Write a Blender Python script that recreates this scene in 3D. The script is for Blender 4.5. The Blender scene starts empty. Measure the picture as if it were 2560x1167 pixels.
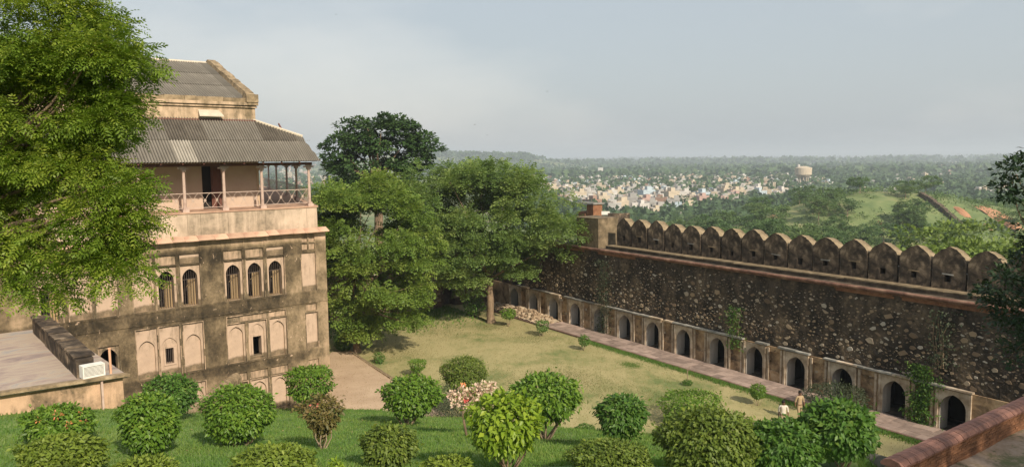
import bpy, math, random
import numpy as np
from mathutils import Vector, Matrix

sc = bpy.context.scene
COL = sc.collection
R = random.Random(11)
rng = np.random.default_rng(5)

# ------------------------------------------------------------------ camera, sky, sun, exposure
PW, PH, F = 2560.0, 1167.0, 1900.0
EYE = Vector((0, 0, 15.0))
pitch, roll = math.radians(5.64), math.radians(0.63)
fw = Vector((0, math.cos(pitch), -math.sin(pitch)))
rt0 = Vector((1, 0, 0)); up0 = rt0.cross(fw)
rt = math.cos(roll) * rt0 - math.sin(roll) * up0
up = math.sin(roll) * rt0 + math.cos(roll) * up0
cam = bpy.data.cameras.new('camera'); camo = bpy.data.objects.new('camera', cam); COL.objects.link(camo)
cam.sensor_width = 36; cam.lens = F / PW * 36; cam.clip_end = 40000; cam.clip_start = 0.1
camo.matrix_world = Matrix(((rt.x, up.x, -fw.x, EYE.x), (rt.y, up.y, -fw.y, EYE.y), (rt.z, up.z, -fw.z, EYE.z), (0, 0, 0, 1)))
sc.camera = camo
HAZE_D = 0.00026
SUN_AZ, SUN_EL = math.radians(150), math.radians(35)
sun = bpy.data.lights.new('sun', 'SUN'); suno = bpy.data.objects.new('sun', sun); COL.objects.link(suno)
sun.energy = 3.7; sun.angle = math.radians(1.5); sun.color = (1.0, 0.87, 0.69)
sdir = Vector((math.sin(SUN_AZ) * math.cos(SUN_EL), math.cos(SUN_AZ) * math.cos(SUN_EL), math.sin(SUN_EL)))
suno.rotation_euler = sdir.to_track_quat('Z', 'Y').to_euler()
world = bpy.data.worlds.new('World'); sc.world = world; world.use_nodes = True
def build_world():
    nt = world.node_tree; N = nt.nodes; L = nt.links; N.clear()
    out = N.new('ShaderNodeOutputWorld'); bg = N.new('ShaderNodeBackground')
    sky = N.new('ShaderNodeTexSky'); sky.sky_type = 'NISHITA'; sky.sun_disc = False
    sky.sun_elevation = SUN_EL; sky.sun_rotation = SUN_AZ; sky.altitude = 250; sky.dust_density = 4.0; sky.air_density = 1.3
    tc = N.new('ShaderNodeTexCoord'); mp = N.new('ShaderNodeMapping'); mp.inputs['Scale'].default_value = (1.0, 1.0, 2.6); mp.inputs['Location'].default_value = (0.62, 0.0, 0.3)
    L.new(tc.outputs['Generated'], mp.inputs['Vector'])
    n1 = N.new('ShaderNodeTexNoise'); n1.inputs['Scale'].default_value = 1.7; n1.inputs['Detail'].default_value = 7; n1.inputs['Roughness'].default_value = 0.52
    L.new(mp.outputs[0], n1.inputs['Vector'])
    cr = N.new('ShaderNodeValToRGB'); e = cr.color_ramp.elements
    e[0].position = 0.44; e[0].color = (0.12, 0.12, 0.12, 1); e[1].position = 0.66; e[1].color = (1, 1, 1, 1)
    L.new(n1.outputs['Fac'], cr.inputs[0])
    veil = N.new('ShaderNodeMix'); veil.data_type = 'RGBA'
    veil.inputs['A'].default_value = (3.05, 3.38, 3.66, 1); veil.inputs['B'].default_value = (4.55, 4.55, 4.46, 1)
    L.new(cr.outputs[0], veil.inputs['Factor'])
    mx = N.new('ShaderNodeMix'); mx.data_type = 'RGBA'; mx.inputs['Factor'].default_value = 0.80
    L.new(sky.outputs[0], mx.inputs['A']); L.new(veil.outputs['Result'], mx.inputs['B'])
    L.new(mx.outputs['Result'], bg.inputs['Color']); bg.inputs['Strength'].default_value = 0.10
    L.new(bg.outputs[0], out.inputs['Surface'])
build_world()
vs = sc.view_settings; vs.view_transform = 'Standard'; vs.look = 'None'; vs.gamma = 1.0; vs.use_curve_mapping = False; vs.exposure = 0.72
sc.cycles.use_denoising = True
sc.cycles.max_bounces = 6; sc.cycles.diffuse_bounces = 3; sc.cycles.transparent_max_bounces = 6; sc.cycles.volume_bounces = 0
sc.cycles.caustics_reflective = False; sc.cycles.caustics_refractive = False

# ------------------------------------------------------------------ frames of the place
def ray(u, v):
    return fw + rt * ((u - PW / 2) / F) + up * (-(v - PH / 2) / F)
def on_z(u, v, z=0.0):
    d = ray(u, v); return EYE + d * ((z - EYE.z) / d.z)
def on_y(u, v, Y):
    d = ray(u, v); return EYE + d * (Y / d.y)
a_w = math.radians(-33.5)
WD = Vector((math.sin(a_w), math.cos(a_w), 0)); WN = Vector((-WD.y, WD.x, 0)); W0 = Vector((23.358, 40.292, 0))
WALL_ROT = math.atan2(WD.y, WD.x)
def wl(s, n, z=0.0): return W0 + WD * s + WN * n + Vector((0, 0, z))
B0 = Vector((-11.43, 46.31, 0)); B_ROT = math.radians(40)
BU = Vector((math.cos(B_ROT), math.sin(B_ROT), 0)); BW = Vector((-BU.y, BU.x, 0))
def bl(u, w, z=0.0): return B0 + BU * u + BW * w + Vector((0, 0, z))

# ------------------------------------------------------------------ mesh helpers
class MB:
    def __init__(s): s.v = []; s.f = []; s.m = []
    def add(s, vs_, fs, mi=0):
        o = len(s.v); s.v.extend([tuple(p) for p in vs_])
        for f in fs: s.f.append(tuple(i + o for i in f)); s.m.append(mi)
    def quad(s, a, b, c, d, mi=0): s.add((a, b, c, d), ((0, 1, 2, 3),), mi)
    def box(s, x0, x1, y0, y1, z0, z1, mi=0, j=0.0):
        P = [(x, y, z) for z in (z0, z1) for (x, y) in ((x0, y0), (x1, y0), (x1, y1), (x0, y1))]
        if j: P = [tuple(c + R.uniform(-j, j) for c in p) for p in P]
        s.add(P, ((3, 2, 1, 0), (4, 5, 6, 7), (0, 1, 5, 4), (1, 2, 6, 5), (2, 3, 7, 6), (3, 0, 4, 7)), mi)
    def prism(s, poly, z0, z1, mi=0, mtop=None):
        n = len(poly)
        s.add([(x, y, z0) for x, y in poly] + [(x, y, z1) for x, y in poly],
              [tuple(range(n - 1, -1, -1))] + [(i, (i + 1) % n, n + (i + 1) % n, n + i) for i in range(n)], mi)
        s.add([(x, y, z1) for x, y in poly], [tuple(range(n))], mi if mtop is None else mtop)
    def tube(s, pts, rad, seg=6, mi=0, cap=True):
        pts = [Vector(p) for p in pts]; n = len(pts)
        V = []; ref = Vector((0.31, 0.17, 0.93))
        for i, p in enumerate(pts):
            t = (pts[min(i + 1, n - 1)] - pts[max(i - 1, 0)]).normalized()
            a = t.cross(ref)
            if a.length < 0.05: a = t.cross(Vector((1, 0, 0)))
            a.normalize(); b = t.cross(a); r = rad[i] if hasattr(rad, '__len__') else rad
            for k in range(seg):
                an = 2 * math.pi * k / seg; V.append(p + a * (r * math.cos(an)) + b * (r * math.sin(an)))
        Fc = [(i * seg + k, i * seg + (k + 1) % seg, (i + 1) * seg + (k + 1) % seg, (i + 1) * seg + k) for i in range(n - 1) for k in range(seg)]
        if cap: Fc += [tuple(range(seg - 1, -1, -1)), tuple((n - 1) * seg + k for k in range(seg))]
        s.add(V, Fc, mi)
    def mesh(s, name, mats, smooth=False):
        me = bpy.data.meshes.new(name); me.from_pydata(s.v, [], s.f)
        for m in (mats if isinstance(mats, (list, tuple)) else [mats]): me.materials.append(m)
        if len(me.materials) > 1: me.polygons.foreach_set('material_index', s.m)
        if smooth: me.polygons.foreach_set('use_smooth', [True] * len(me.polygons))
        me.update(); return me
def ob(name, me, parent=None, loc=(0, 0, 0), rot=(0, 0, 0), scale=None):
    o = bpy.data.objects.new(name, me); COL.objects.link(o); o.parent = parent; o.location = loc; o.rotation_euler = rot
    if scale is not None: o.scale = (scale, scale, scale) if not hasattr(scale, '__len__') else scale
    return o
def thing(o, label, cat, group=None):
    o['label'] = label; o['category'] = cat
    if group: o['group'] = group
    return o
def empty(name, loc, rz, label, cat, group=None):
    o = bpy.data.objects.new(name, None); COL.objects.link(o); o.location = loc; o.rotation_euler = (0, 0, rz)
    o.empty_display_size = 0.3
    return thing(o, label, cat, group)
def struct(o, kind='structure'): o['kind'] = kind; return o
def np_mesh(name, verts, faces, mat, attr=None, smooth=False):
    me = bpy.data.meshes.new(name); nv = len(verts); nf, k = faces.shape
    me.vertices.add(nv); me.vertices.foreach_set('co', np.ascontiguousarray(verts, np.float32).ravel())
    me.loops.add(nf * k); me.loops.foreach_set('vertex_index', np.ascontiguousarray(faces, np.int32).ravel())
    me.polygons.add(nf); me.polygons.foreach_set('loop_start', np.arange(0, nf * k, k, dtype=np.int32))
    me.polygons.foreach_set('loop_total', np.full(nf, k, np.int32))
    if smooth: me.polygons.foreach_set('use_smooth', np.ones(nf, bool))
    if attr is not None:
        a = me.attributes.new('tone', 'FLOAT', 'POINT'); a.data.foreach_set('value', np.ascontiguousarray(attr, np.float32))
    me.materials.append(mat); me.update(calc_edges=True); me.validate(); return me
def nrm(a): return a / np.maximum(np.linalg.norm(a, axis=-1, keepdims=True), 1e-9)
def scatter(name, P, ax, nv, S, tv, tf, mat, tone=None):
    """one mesh of many copies of a small template: y along axis ax, z along normal nv"""
    ax = nrm(ax); sd = nrm(np.cross(ax, nv)); no = np.cross(sd, ax)
    V = P[:, None, :] + S[:, None, None] * (tv[None, :, 0:1] * sd[:, None, :] + tv[None, :, 1:2] * ax[:, None, :] + tv[None, :, 2:3] * no[:, None, :])
    n, k = len(P), len(tv)
    Fc = (tf[None] + (np.arange(n) * k)[:, None, None]).reshape(-1, tf.shape[1])
    at = None if tone is None else np.repeat(tone, k)
    return np_mesh(name, V.reshape(-1, 3), Fc, mat, at)

# ------------------------------------------------------------------ materials
def new_mat(name):
    m = bpy.data.materials.new(name); m.use_nodes = True; nt = m.node_tree
    b = nt.nodes['Principled BSDF']; b.inputs['Roughness'].default_value = 0.9; b.inputs['Specular IOR Level'].default_value = 0.25
    return m, nt, b
def noise(nt, scale, detail=6, rough=0.6, stretch=None, coord='Object', dist=0.0, offs=None):
    tc = nt.nodes.new('ShaderNodeTexCoord'); n = nt.nodes.new('ShaderNodeTexNoise')
    n.inputs['Scale'].default_value = scale; n.inputs['Detail'].default_value = detail; n.inputs['Roughness'].default_value = rough; n.inputs['Distortion'].default_value = dist
    mp = nt.nodes.new('ShaderNodeMapping')
    if stretch: mp.inputs['Scale'].default_value = stretch
    if offs: mp.inputs['Location'].default_value = offs
    nt.links.new(tc.outputs[coord], mp.inputs[0]); nt.links.new(mp.outputs[0], n.inputs['Vector'])
    return n.outputs['Fac']
def ramp(nt, fac, stops):
    r = nt.nodes.new('ShaderNodeValToRGB'); e = r.color_ramp.elements
    while len(e) < len(stops): e.new(0.5)
    for i, (p, c) in enumerate(stops):
        e[i].position = p; e[i].color = (c, c, c, 1) if not hasattr(c, '__len__') else (*c, 1)
    nt.links.new(fac, r.inputs[0]); return r.outputs[0]
def mixc(nt, fac, a, b, mode='MIX'):
    m = nt.nodes.new('ShaderNodeMix'); m.data_type = 'RGBA'; m.blend_type = mode
    for k, x in (('Factor', fac), ('A', a), ('B', b)):
        if isinstance(x, bpy.types.NodeSocket): nt.links.new(x, m.inputs[k])
        elif k == 'Factor': m.inputs[k].default_value = x
        else: m.inputs[k].default_value = (*x, 1)
    return m.outputs['Result']
def math_(nt, op, a, b=0.0):
    m = nt.nodes.new('ShaderNodeMath'); m.operation = op
    for i, x in enumerate((a, b)):
        if isinstance(x, bpy.types.NodeSocket): nt.links.new(x, m.inputs[i])
        else: m.inputs[i].default_value = x
    return m.outputs[0]
def bump(nt, b, h, strength=0.4, dist=0.05):
    bp = nt.nodes.new('ShaderNodeBump'); bp.inputs['Strength'].default_value = strength; bp.inputs['Distance'].default_value = dist
    nt.links.new(h, bp.inputs['Height']); nt.links.new(bp.outputs[0], b.inputs['Normal'])
def m_noise(name, stops, scale, bumpk=0.4, bdist=0.03, detail=8, stretch=None, rough=0.9, dist=0.0, rnd=0.0, coord='Object', fine=None):
    m, nt, b = new_mat(name); b.inputs['Roughness'].default_value = rough
    f = noise(nt, scale, detail, 0.62, stretch, coord, dist); c = ramp(nt, f, stops)
    if rnd:
        oi = nt.nodes.new('ShaderNodeObjectInfo'); k = math_(nt, 'ADD', math_(nt, 'MULTIPLY', oi.outputs['Random'], 2 * rnd), 1 - rnd)
        cmb = nt.nodes.new('ShaderNodeCombineColor')
        for i in range(3): nt.links.new(k, cmb.inputs[i])
        c = mixc(nt, 1.0, c, cmb.outputs[0], 'MULTIPLY')
    nt.links.new(c, b.inputs['Base Color'])
    if bumpk: bump(nt, b, noise(nt, fine or scale * 6, 6, 0.65, stretch, coord), bumpk, bdist)
    return m
def m_island(name, stops, scale, rough=0.85, bumpk=0.4, var=0.75):
    """stone: every separate piece of the mesh takes its own tone, with grain on top"""
    m, nt, b = new_mat(name); b.inputs['Roughness'].default_value = rough
    g = nt.nodes.new('ShaderNodeNewGeometry'); oi = nt.nodes.new('ShaderNodeObjectInfo')
    r = math_(nt, 'FRACT', math_(nt, 'ADD', g.outputs['Random Per Island'], oi.outputs['Random']))
    n = noise(nt, scale, 6, 0.6)
    f = math_(nt, 'ADD', math_(nt, 'MULTIPLY', r, var), math_(nt, 'MULTIPLY', n, 1 - var))
    nt.links.new(ramp(nt, f, stops), b.inputs['Base Color']); bump(nt, b, n, bumpk, 0.02); return m
def m_leaf(name, c0, c1, c2, trans=0.35, rough=0.5, spec=0.3):
    m, nt, b = new_mat(name); b.inputs['Roughness'].default_value = rough; b.inputs['Specular IOR Level'].default_value = spec
    at = nt.nodes.new('ShaderNodeAttribute'); at.attribute_name = 'tone'
    g = nt.nodes.new('ShaderNodeNewGeometry')
    f = math_(nt, 'ADD', math_(nt, 'MULTIPLY', at.outputs['Fac'], 0.75), math_(nt, 'MULTIPLY', g.outputs['Random Per Island'], 0.25))
    c = ramp(nt, f, [(0.0, c0), (0.5, c1), (1.0, c2)])
    nt.links.new(c, b.inputs['Base Color'])
    t = nt.nodes.new('ShaderNodeBsdfTranslucent'); nt.links.new(mixc(nt, 1.0, c, (1.0, 1.0, 0.55), 'MULTIPLY'), t.inputs['Color'])
    mx = nt.nodes.new('ShaderNodeMixShader'); mx.inputs[0].default_value = trans
    out = nt.nodes['Material Output']; nt.links.new(b.outputs[0], mx.inputs[1]); nt.links.new(t.outputs[0], mx.inputs[2]); nt.links.new(mx.outputs[0], out.inputs['Surface'])
    return m
def m_plain(name, c, rough=0.8, spec=0.3, var=0.12, scale=3.0):
    return m_noise(name, [(0.3, tuple(x * (1 - var) for x in c)), (0.7, tuple(min(1, x * (1 + var)) for x in c))], scale, 0.15, 0.01, 5, rough=rough)
def m_plaster(name, pink, stain_lo, stain_hi, amount, low_damp=False, streak=1.0):
    """lime plaster with black algae stains and flakes; amount = share that is stained"""
    m, nt, b = new_mat(name); b.inputs['Roughness'].default_value = 0.93
    n1 = noise(nt, 0.42, 9, 0.62, (1, 1, 0.8), dist=0.4)
    n2 = noise(nt, 2.4, 7, 0.68, (1, 1, 0.22 / max(streak, 0.2)), dist=0.3)
    s = math_(nt, 'ADD', math_(nt, 'MULTIPLY', n1, 0.6), math_(nt, 'MULTIPLY', n2, 0.4))
    if low_damp:
        tc = nt.nodes.new('ShaderNodeTexCoord'); sx = nt.nodes.new('ShaderNodeSeparateXYZ'); nt.links.new(tc.outputs['Object'], sx.inputs[0])
        damp = ramp(nt, math_(nt, 'ADD', sx.outputs['Z'], math_(nt, 'MULTIPLY', math_(nt, 'SUBTRACT', n2, 0.5), 0.5)), [(0.05, 0.34), (0.40, 0.0)])
        s = math_(nt, 'ADD', s, damp)
    t = 0.5 + (0.5 - amount) * 0.36
    mask = ramp(nt, s, [(t - 0.06, 0.0), (t + 0.045, 1.0)])
    pk = ramp(nt, noise(nt, 1.7, 6, 0.6), [(0.3, tuple(x * 0.86 for x in pink)), (0.7, tuple(min(1, x * 1.1) for x in pink))])
    st = ramp(nt, noise(nt, 3.3, 8, 0.7, offs=(3, 1, 7)), [(0.34, stain_lo), (0.68, stain_hi)])
    c = mixc(nt, mask, pk, st)
    fl = noise(nt, 3.6, 6, 0.7, offs=(9, 4, 2), dist=0.8)
    flm = ramp(nt, fl, [(0.655, 0.0), (0.675, 0.8)])
    c = mixc(nt, flm, c, tuple(min(1, x * 1.12) for x in pink))
    nt.links.new(c, b.inputs['Base Color'])
    bump(nt, b, math_(nt, 'SUBTRACT', noise(nt, 9, 7, 0.7), math_(nt, 'MULTIPLY', flm, 0.3)), 0.45, 0.03); return m

def m_facade(name):
    m, nt, b = new_mat(name); b.inputs['Roughness'].default_value = 0.93
    tc = nt.nodes.new('ShaderNodeTexCoord'); sx = nt.nodes.new('ShaderNodeSeparateXYZ'); nt.links.new(tc.outputs['Object'], sx.inputs[0])
    big = noise(nt, .33, 9, .62, (1, 1, 1), dist=.3); mid = noise(nt, 1.5, 8, .68, (1, 1, .6), dist=.4, offs=(5, 2, 1)); fine_ = noise(nt, 6, 8, .72, offs=(1, 8, 3)); drip = noise(nt, 2.6, 6, .65, (1, 1, .12), dist=.2, offs=(2, 2, 9))
    f = math_(nt, 'ADD', math_(nt, 'ADD', math_(nt, 'MULTIPLY', big, .45), math_(nt, 'MULTIPLY', mid, .35)), math_(nt, 'MULTIPLY', fine_, .20))
    edge = ramp(nt, sx.outputs['X'], [(0, 0), (1, 1)])
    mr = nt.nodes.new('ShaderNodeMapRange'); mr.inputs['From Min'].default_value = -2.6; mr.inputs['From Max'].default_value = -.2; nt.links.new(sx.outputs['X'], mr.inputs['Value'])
    mz = nt.nodes.new('ShaderNodeMapRange'); mz.inputs['From Min'].default_value = 10.15; mz.inputs['From Max'].default_value = 10.7; nt.links.new(sx.outputs['Z'], mz.inputs['Value'])
    ml = nt.nodes.new('ShaderNodeMapRange'); ml.inputs['From Min'].default_value = 5.5; ml.inputs['From Max'].default_value = 0.5; nt.links.new(sx.outputs['Z'], ml.inputs['Value'])
    top = math_(nt, 'MULTIPLY', mz.outputs[0], math_(nt, 'MULTIPLY', drip, .42))
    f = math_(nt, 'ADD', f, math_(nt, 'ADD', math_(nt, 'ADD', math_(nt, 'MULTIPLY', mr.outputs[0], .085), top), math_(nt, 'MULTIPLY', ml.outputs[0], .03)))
    zz = nt.nodes.new('ShaderNodeMapRange'); zz.inputs['From Min'].default_value = 0; zz.inputs['From Max'].default_value = 12; nt.links.new(sx.outputs['Z'], zz.inputs['Value'])
    belt = ramp(nt, zz.outputs[0], [(.235, 0), (.255, 1), (.288, 1), (.30, 0), (.50, 0), (.54, 1), (.59, 1), (.60, 0), (.775, 0), (.79, 1), (.835, 1), (.855, 0)])
    f = math_(nt, 'SUBTRACT', f, math_(nt, 'MULTIPLY', belt, math_(nt, 'MULTIPLY', drip, .13)))
    c = ramp(nt, f, [(.375, (.030, .024, .015)), (.445, (.074, .056, .034)), (.505, (.142, .107, .064)), (.57, (.25, .188, .117)), (.635, (.35, .255, .17)), (.70, (.47, .335, .235))])
    fl = noise(nt, 2.9, 7, .72, offs=(9, 4, 2), dist=.9); flm = ramp(nt, fl, [(.635, 0), (.65, .85)])
    c = mixc(nt, flm, c, (.50, .37, .265)); nt.links.new(c, b.inputs['Base Color'])
    bump(nt, b, math_(nt, 'SUBTRACT', fine_, math_(nt, 'MULTIPLY', flm, .4)), .5, .03); return m
PINK = (0.45, 0.335, 0.25)
M = {}
M['frame_old'] = m_plaster('stained plaster', (0.47, 0.325, 0.225), (0.060, 0.048, 0.030), (0.20, 0.155, 0.095), 0.80)
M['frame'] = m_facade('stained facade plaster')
M['niche'] = m_plaster('niche plaster', PINK, (0.075, 0.06, 0.038), (0.25, 0.185, 0.12), 0.33, True)
M['panelst'] = m_plaster('stained panel', (0.46, 0.33, 0.23), (0.07, 0.058, 0.038), (0.2, 0.155, 0.1), 0.55)
M['parapet'] = m_plaster('buff parapet plaster', (0.50, 0.39, 0.295), (0.20, 0.16, 0.115), (0.38, 0.30, 0.22), 0.48, streak=2)
M['upper'] = m_plaster('upper wall plaster', (0.50, 0.37, 0.255), (0.11, 0.09, 0.055), (0.32, 0.235, 0.15), 0.45)
M['verandawall'] = m_noise('veranda limewash', [(0.3, (0.42, 0.31, 0.24)), (0.7, (0.50, 0.385, 0.30))], 1.2, 0.2)
M['skirting'] = m_plain('peach skirting', (0.58, 0.34, 0.22))
M['coping'] = m_noise('lichen coping', [(0.3, (0.10, 0.08, 0.05)), (0.55, (0.28, 0.21, 0.13)), (0.75, (0.42, 0.33, 0.22))], 2.6, 0.6, 0.05)
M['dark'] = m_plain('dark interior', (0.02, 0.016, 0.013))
M['iron'] = m_plain('window iron', (0.09, 0.07, 0.06), 0.6)
M['shutter'] = m_noise('ochre shutter boards', [(0.3, (0.26, 0.18, 0.095)), (0.7, (0.40, 0.29, 0.165))], 1.5, 0.2, stretch=(6, 6, 0.5))
M['door'] = m_plain('maroon door', (0.13, 0.055, 0.04), 0.6)
M['slab'] = m_noise('red sandstone slab', [(0.3, (0.36, 0.21, 0.15)), (0.7, (0.54, 0.37, 0.26))], 1.6, 0.3, rnd=0.18)
M['post'] = m_noise('pink post', [(0.3, (0.33, 0.225, 0.185)), (0.7, (0.52, 0.41, 0.345))], 3.0, 0.2)
M['rail'] = m_plain('pale rail', (0.46, 0.36, 0.30), 0.6)
M['sheet'] = m_noise('cement sheet', [(0.25, (0.115, 0.104, 0.088)), (0.55, (0.205, 0.188, 0.16)), (0.8, (0.30, 0.275, 0.235))], 1.1, 0.15, 0.01, stretch=(1, 0.35, 1), rnd=0.06)
M['sheetpale'] = m_noise('pale cement sheet', [(0.3, (0.30, 0.275, 0.235)), (0.7, (0.41, 0.38, 0.325))], 1.4, 0.15, 0.01, rnd=0.1)
M['sheetdark'] = m_noise('dark cement sheet', [(0.3, (0.08, 0.07, 0.058)), (0.7, (0.15, 0.132, 0.108))], 1.4, 0.15, 0.01, rnd=0.15)
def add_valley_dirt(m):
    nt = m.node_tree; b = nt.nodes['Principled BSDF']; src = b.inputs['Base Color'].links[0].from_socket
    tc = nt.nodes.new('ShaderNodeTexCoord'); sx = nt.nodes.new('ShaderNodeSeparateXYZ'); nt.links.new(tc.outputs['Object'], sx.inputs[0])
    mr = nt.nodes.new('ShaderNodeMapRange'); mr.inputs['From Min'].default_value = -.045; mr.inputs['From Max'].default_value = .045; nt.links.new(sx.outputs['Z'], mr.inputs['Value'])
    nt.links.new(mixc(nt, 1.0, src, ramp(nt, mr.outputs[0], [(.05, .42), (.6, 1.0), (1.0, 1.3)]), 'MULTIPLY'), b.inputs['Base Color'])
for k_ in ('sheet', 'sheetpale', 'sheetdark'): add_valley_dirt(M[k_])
M['ridge'] = m_plain('pale ridge cap', (0.48, 0.42, 0.33))
M['mortar'] = m_noise('black lichen mortar', [(0.34, (0.018, 0.015, 0.012)), (0.48, (0.045, 0.036, 0.028)), (0.58, (0.10, 0.076, 0.054)), (0.70, (0.20, 0.15, 0.10))], 0.8, 0.8, 0.08, fine=5, stretch=(1, 1, .55), dist=.5)
M['arcade'] = m_noise('arcade plaster', [(0.30, (0.07, 0.052, 0.036)), (0.43, (0.20, 0.135, 0.08)), (0.55, (0.38, 0.26, 0.15)), (0.72, (0.54, 0.42, 0.28))], 1.2, 0.7, 0.05, dist=0.5)
M['archface'] = m_noise('limewashed arch', [(0.28, (0.13, 0.10, 0.07)), (0.43, (0.36, 0.28, 0.20)), (0.66, (0.60, 0.52, 0.42))], 1.4, 0.5, 0.03, rnd=0.2)
M['reveal'] = m_noise('whitewashed jamb', [(0.3, (0.24, 0.22, 0.20)), (0.65, (0.52, 0.49, 0.45))], 1.3, 0.4, 0.02, stretch=(1, 1, 0.4))
M['stone'] = m_island('rubble stone', [(0.08, (0.10, 0.07, 0.048)), (0.30, (0.21, 0.15, 0.10)), (0.52, (0.35, 0.26, 0.17)), (0.76, (0.41, 0.35, 0.28)), (0.95, (0.52, 0.49, 0.44))], 5)
M['stonedark'] = m_island('dark rubble stone', [(0.1, (0.035, 0.028, 0.022)), (0.45, (0.075, 0.057, 0.042)), (0.75, (0.13, 0.098, 0.07)), (0.95, (0.19, 0.15, 0.11))], 5)
M['lintel'] = m_noise('grey lintel slab', [(0.3, (0.16, 0.155, 0.14)), (0.7, (0.34, 0.33, 0.30))], 2.2, 0.5, rnd=0.25)
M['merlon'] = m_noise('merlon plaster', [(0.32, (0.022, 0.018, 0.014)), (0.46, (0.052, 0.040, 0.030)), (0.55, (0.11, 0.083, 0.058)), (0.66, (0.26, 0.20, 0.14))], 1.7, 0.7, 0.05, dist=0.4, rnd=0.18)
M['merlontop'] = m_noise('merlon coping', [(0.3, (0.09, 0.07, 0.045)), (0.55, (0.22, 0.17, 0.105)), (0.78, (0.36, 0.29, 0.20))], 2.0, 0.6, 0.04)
M['cornice'] = m_noise('red cornice', [(0.28, (0.07, 0.045, 0.036)), (0.48, (0.20, 0.105, 0.077)), (0.72, (0.36, 0.23, 0.165))], 1.6, 0.5, 0.03)
M['walk'] = m_noise('wall walk', [(0.3, (0.035, 0.028, 0.02)), (0.5, (0.085, 0.064, 0.045)), (0.75, (0.20, 0.15, 0.105))], 1.6, 0.5, 0.03)
M['blocklit'] = m_noise('block plaster', [(0.28, (0.06, 0.047, 0.03)), (0.5, (0.15, 0.115, 0.072)), (0.72, (0.30, 0.23, 0.15))], 1.5, 0.6, 0.03)
M['pave'] = m_noise('paving slab', [(0.3, (0.20, 0.15, 0.125)), (0.7, (0.35, 0.265, 0.225))], 1.8, 0.35, 0.02, rnd=0.28)
M['kerb'] = m_plain('kerb stone', (0.16, 0.10, 0.08))
M['brick'] = m_noise('brick', [(0.3, (0.20, 0.085, 0.045)), (0.7, (0.36, 0.185, 0.10))], 3, 0.4, 0.02, rnd=0.28)
M['copebrick'] = m_noise('red coping brick', [(0.28, (0.17, 0.092, 0.072)), (0.6, (0.37, 0.19, 0.145)), (0.8, (0.50, 0.34, 0.28))], 2.4, 0.5, 0.02, rnd=0.2)
M['bmortar'] = m_noise('brick mortar', [(0.3, (0.13, 0.09, 0.06)), (0.7, (0.32, 0.22, 0.14))], 3, 0.5)
M['rubble'] = m_island('rubble', [(0.1, (0.22, 0.155, 0.10)), (0.5, (0.36, 0.27, 0.18)), (0.9, (0.46, 0.38, 0.28))], 4)
M['dirt'] = m_noise('dry dirt path', [(0.3, (0.36, 0.26, 0.175)), (0.7, (0.49, 0.37, 0.26))], 0.5, 0.4, 0.02, fine=9)
M['bark'] = m_noise('bark', [(0.3, (0.12, 0.085, 0.055)), (0.7, (0.27, 0.195, 0.13))], 3, 0.7, 0.04, stretch=(3, 3, 0.6))
M['palebark'] = m_noise('pale twisted bark', [(0.3, (0.20, 0.15, 0.10)), (0.7, (0.36, 0.28, 0.20))], 5, 0.5, 0.02, stretch=(2, 2, 0.6))
M['white'] = m_plain('white', (0.68, 0.67, 0.62))
# ------------------------------------------------------------------ ground
QT = [(-1.2, 19, 8.0, 24, 7.0), (-0.67, 20, 7.0, 28, 5.9), (-.516, 20, 7.0, 29, 5.6), (-.437, 20.5, 6.9, 32, 4.2), (-.305, 20, 7.0, 42, 1.0), (-.2, 20, 7.0, 41, 1.25),
      (-.095, 19.5, 7.15, 38, 1.8), (.116, 19, 7.3, 32, 3.25), (.22, 18.6, 7.4, 30, 3.7), (.458, 18, 7.6, 28, 4.3), (.53, 17, 6.2, 24, 4.6), (0.8, 17, 6.1, 26, 4.8), (1.3, 17, 6.1, 26, 5.0)]
def bank_row(q):
    q = max(QT[0][0], min(QT[-1][0], q))
    for a, b in zip(QT, QT[1:]):
        if a[0] <= q <= b[0]:
            t = (q - a[0]) / (b[0] - a[0]); t = t * t * (3 - 2 * t)
            return [a[i] + (b[i] - a[i]) * t for i in range(1, 5)]
def bank_z(X, Y):
    y0, z0, y1, z1 = bank_row(X / max(Y, 0.5))
    if Y <= y1:
        return min(8.2, z0 + (z1 - z0) * (Y - y0) / (y1 - y0)) + 0.05 * math.sin(X * .9 + Y * .4) * min(1, (y1 - Y) / 3)
    return max(-0.5, z1 - (Y - y1) * 1.25)
def hit(u, v, fn, t0=5.0, t1=900.0):
    d = ray(u, v); d = d / d.y; t = t0
    while t < t1:
        p = EYE + d * t
        if p.z <= fn(p.x, p.y): return p
        t += max(0.05, t * 0.004)
    return EYE + d * t1
def on_bank(u, v): return hit(u, v, bank_z, 6)
def fort_d(X, Y):
    p = Vector((X, Y, 0)) - W0; s = p.dot(WD); n = p.dot(WN)
    dx = max(-s - 60, s - 49, 0); dy = max(-n - 2.6, n - 60, 0); return math.hypot(dx, dy)
def gau(X, Y, cx, cy, ax, ay, rot):
    c, s = math.cos(rot), math.sin(rot); dx, dy = X - cx, Y - cy
    return math.exp(-((dx * c + dy * s) / ax) ** 2 - ((-dx * s + dy * c) / ay) ** 2)
PLAIN = -25.0
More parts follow.
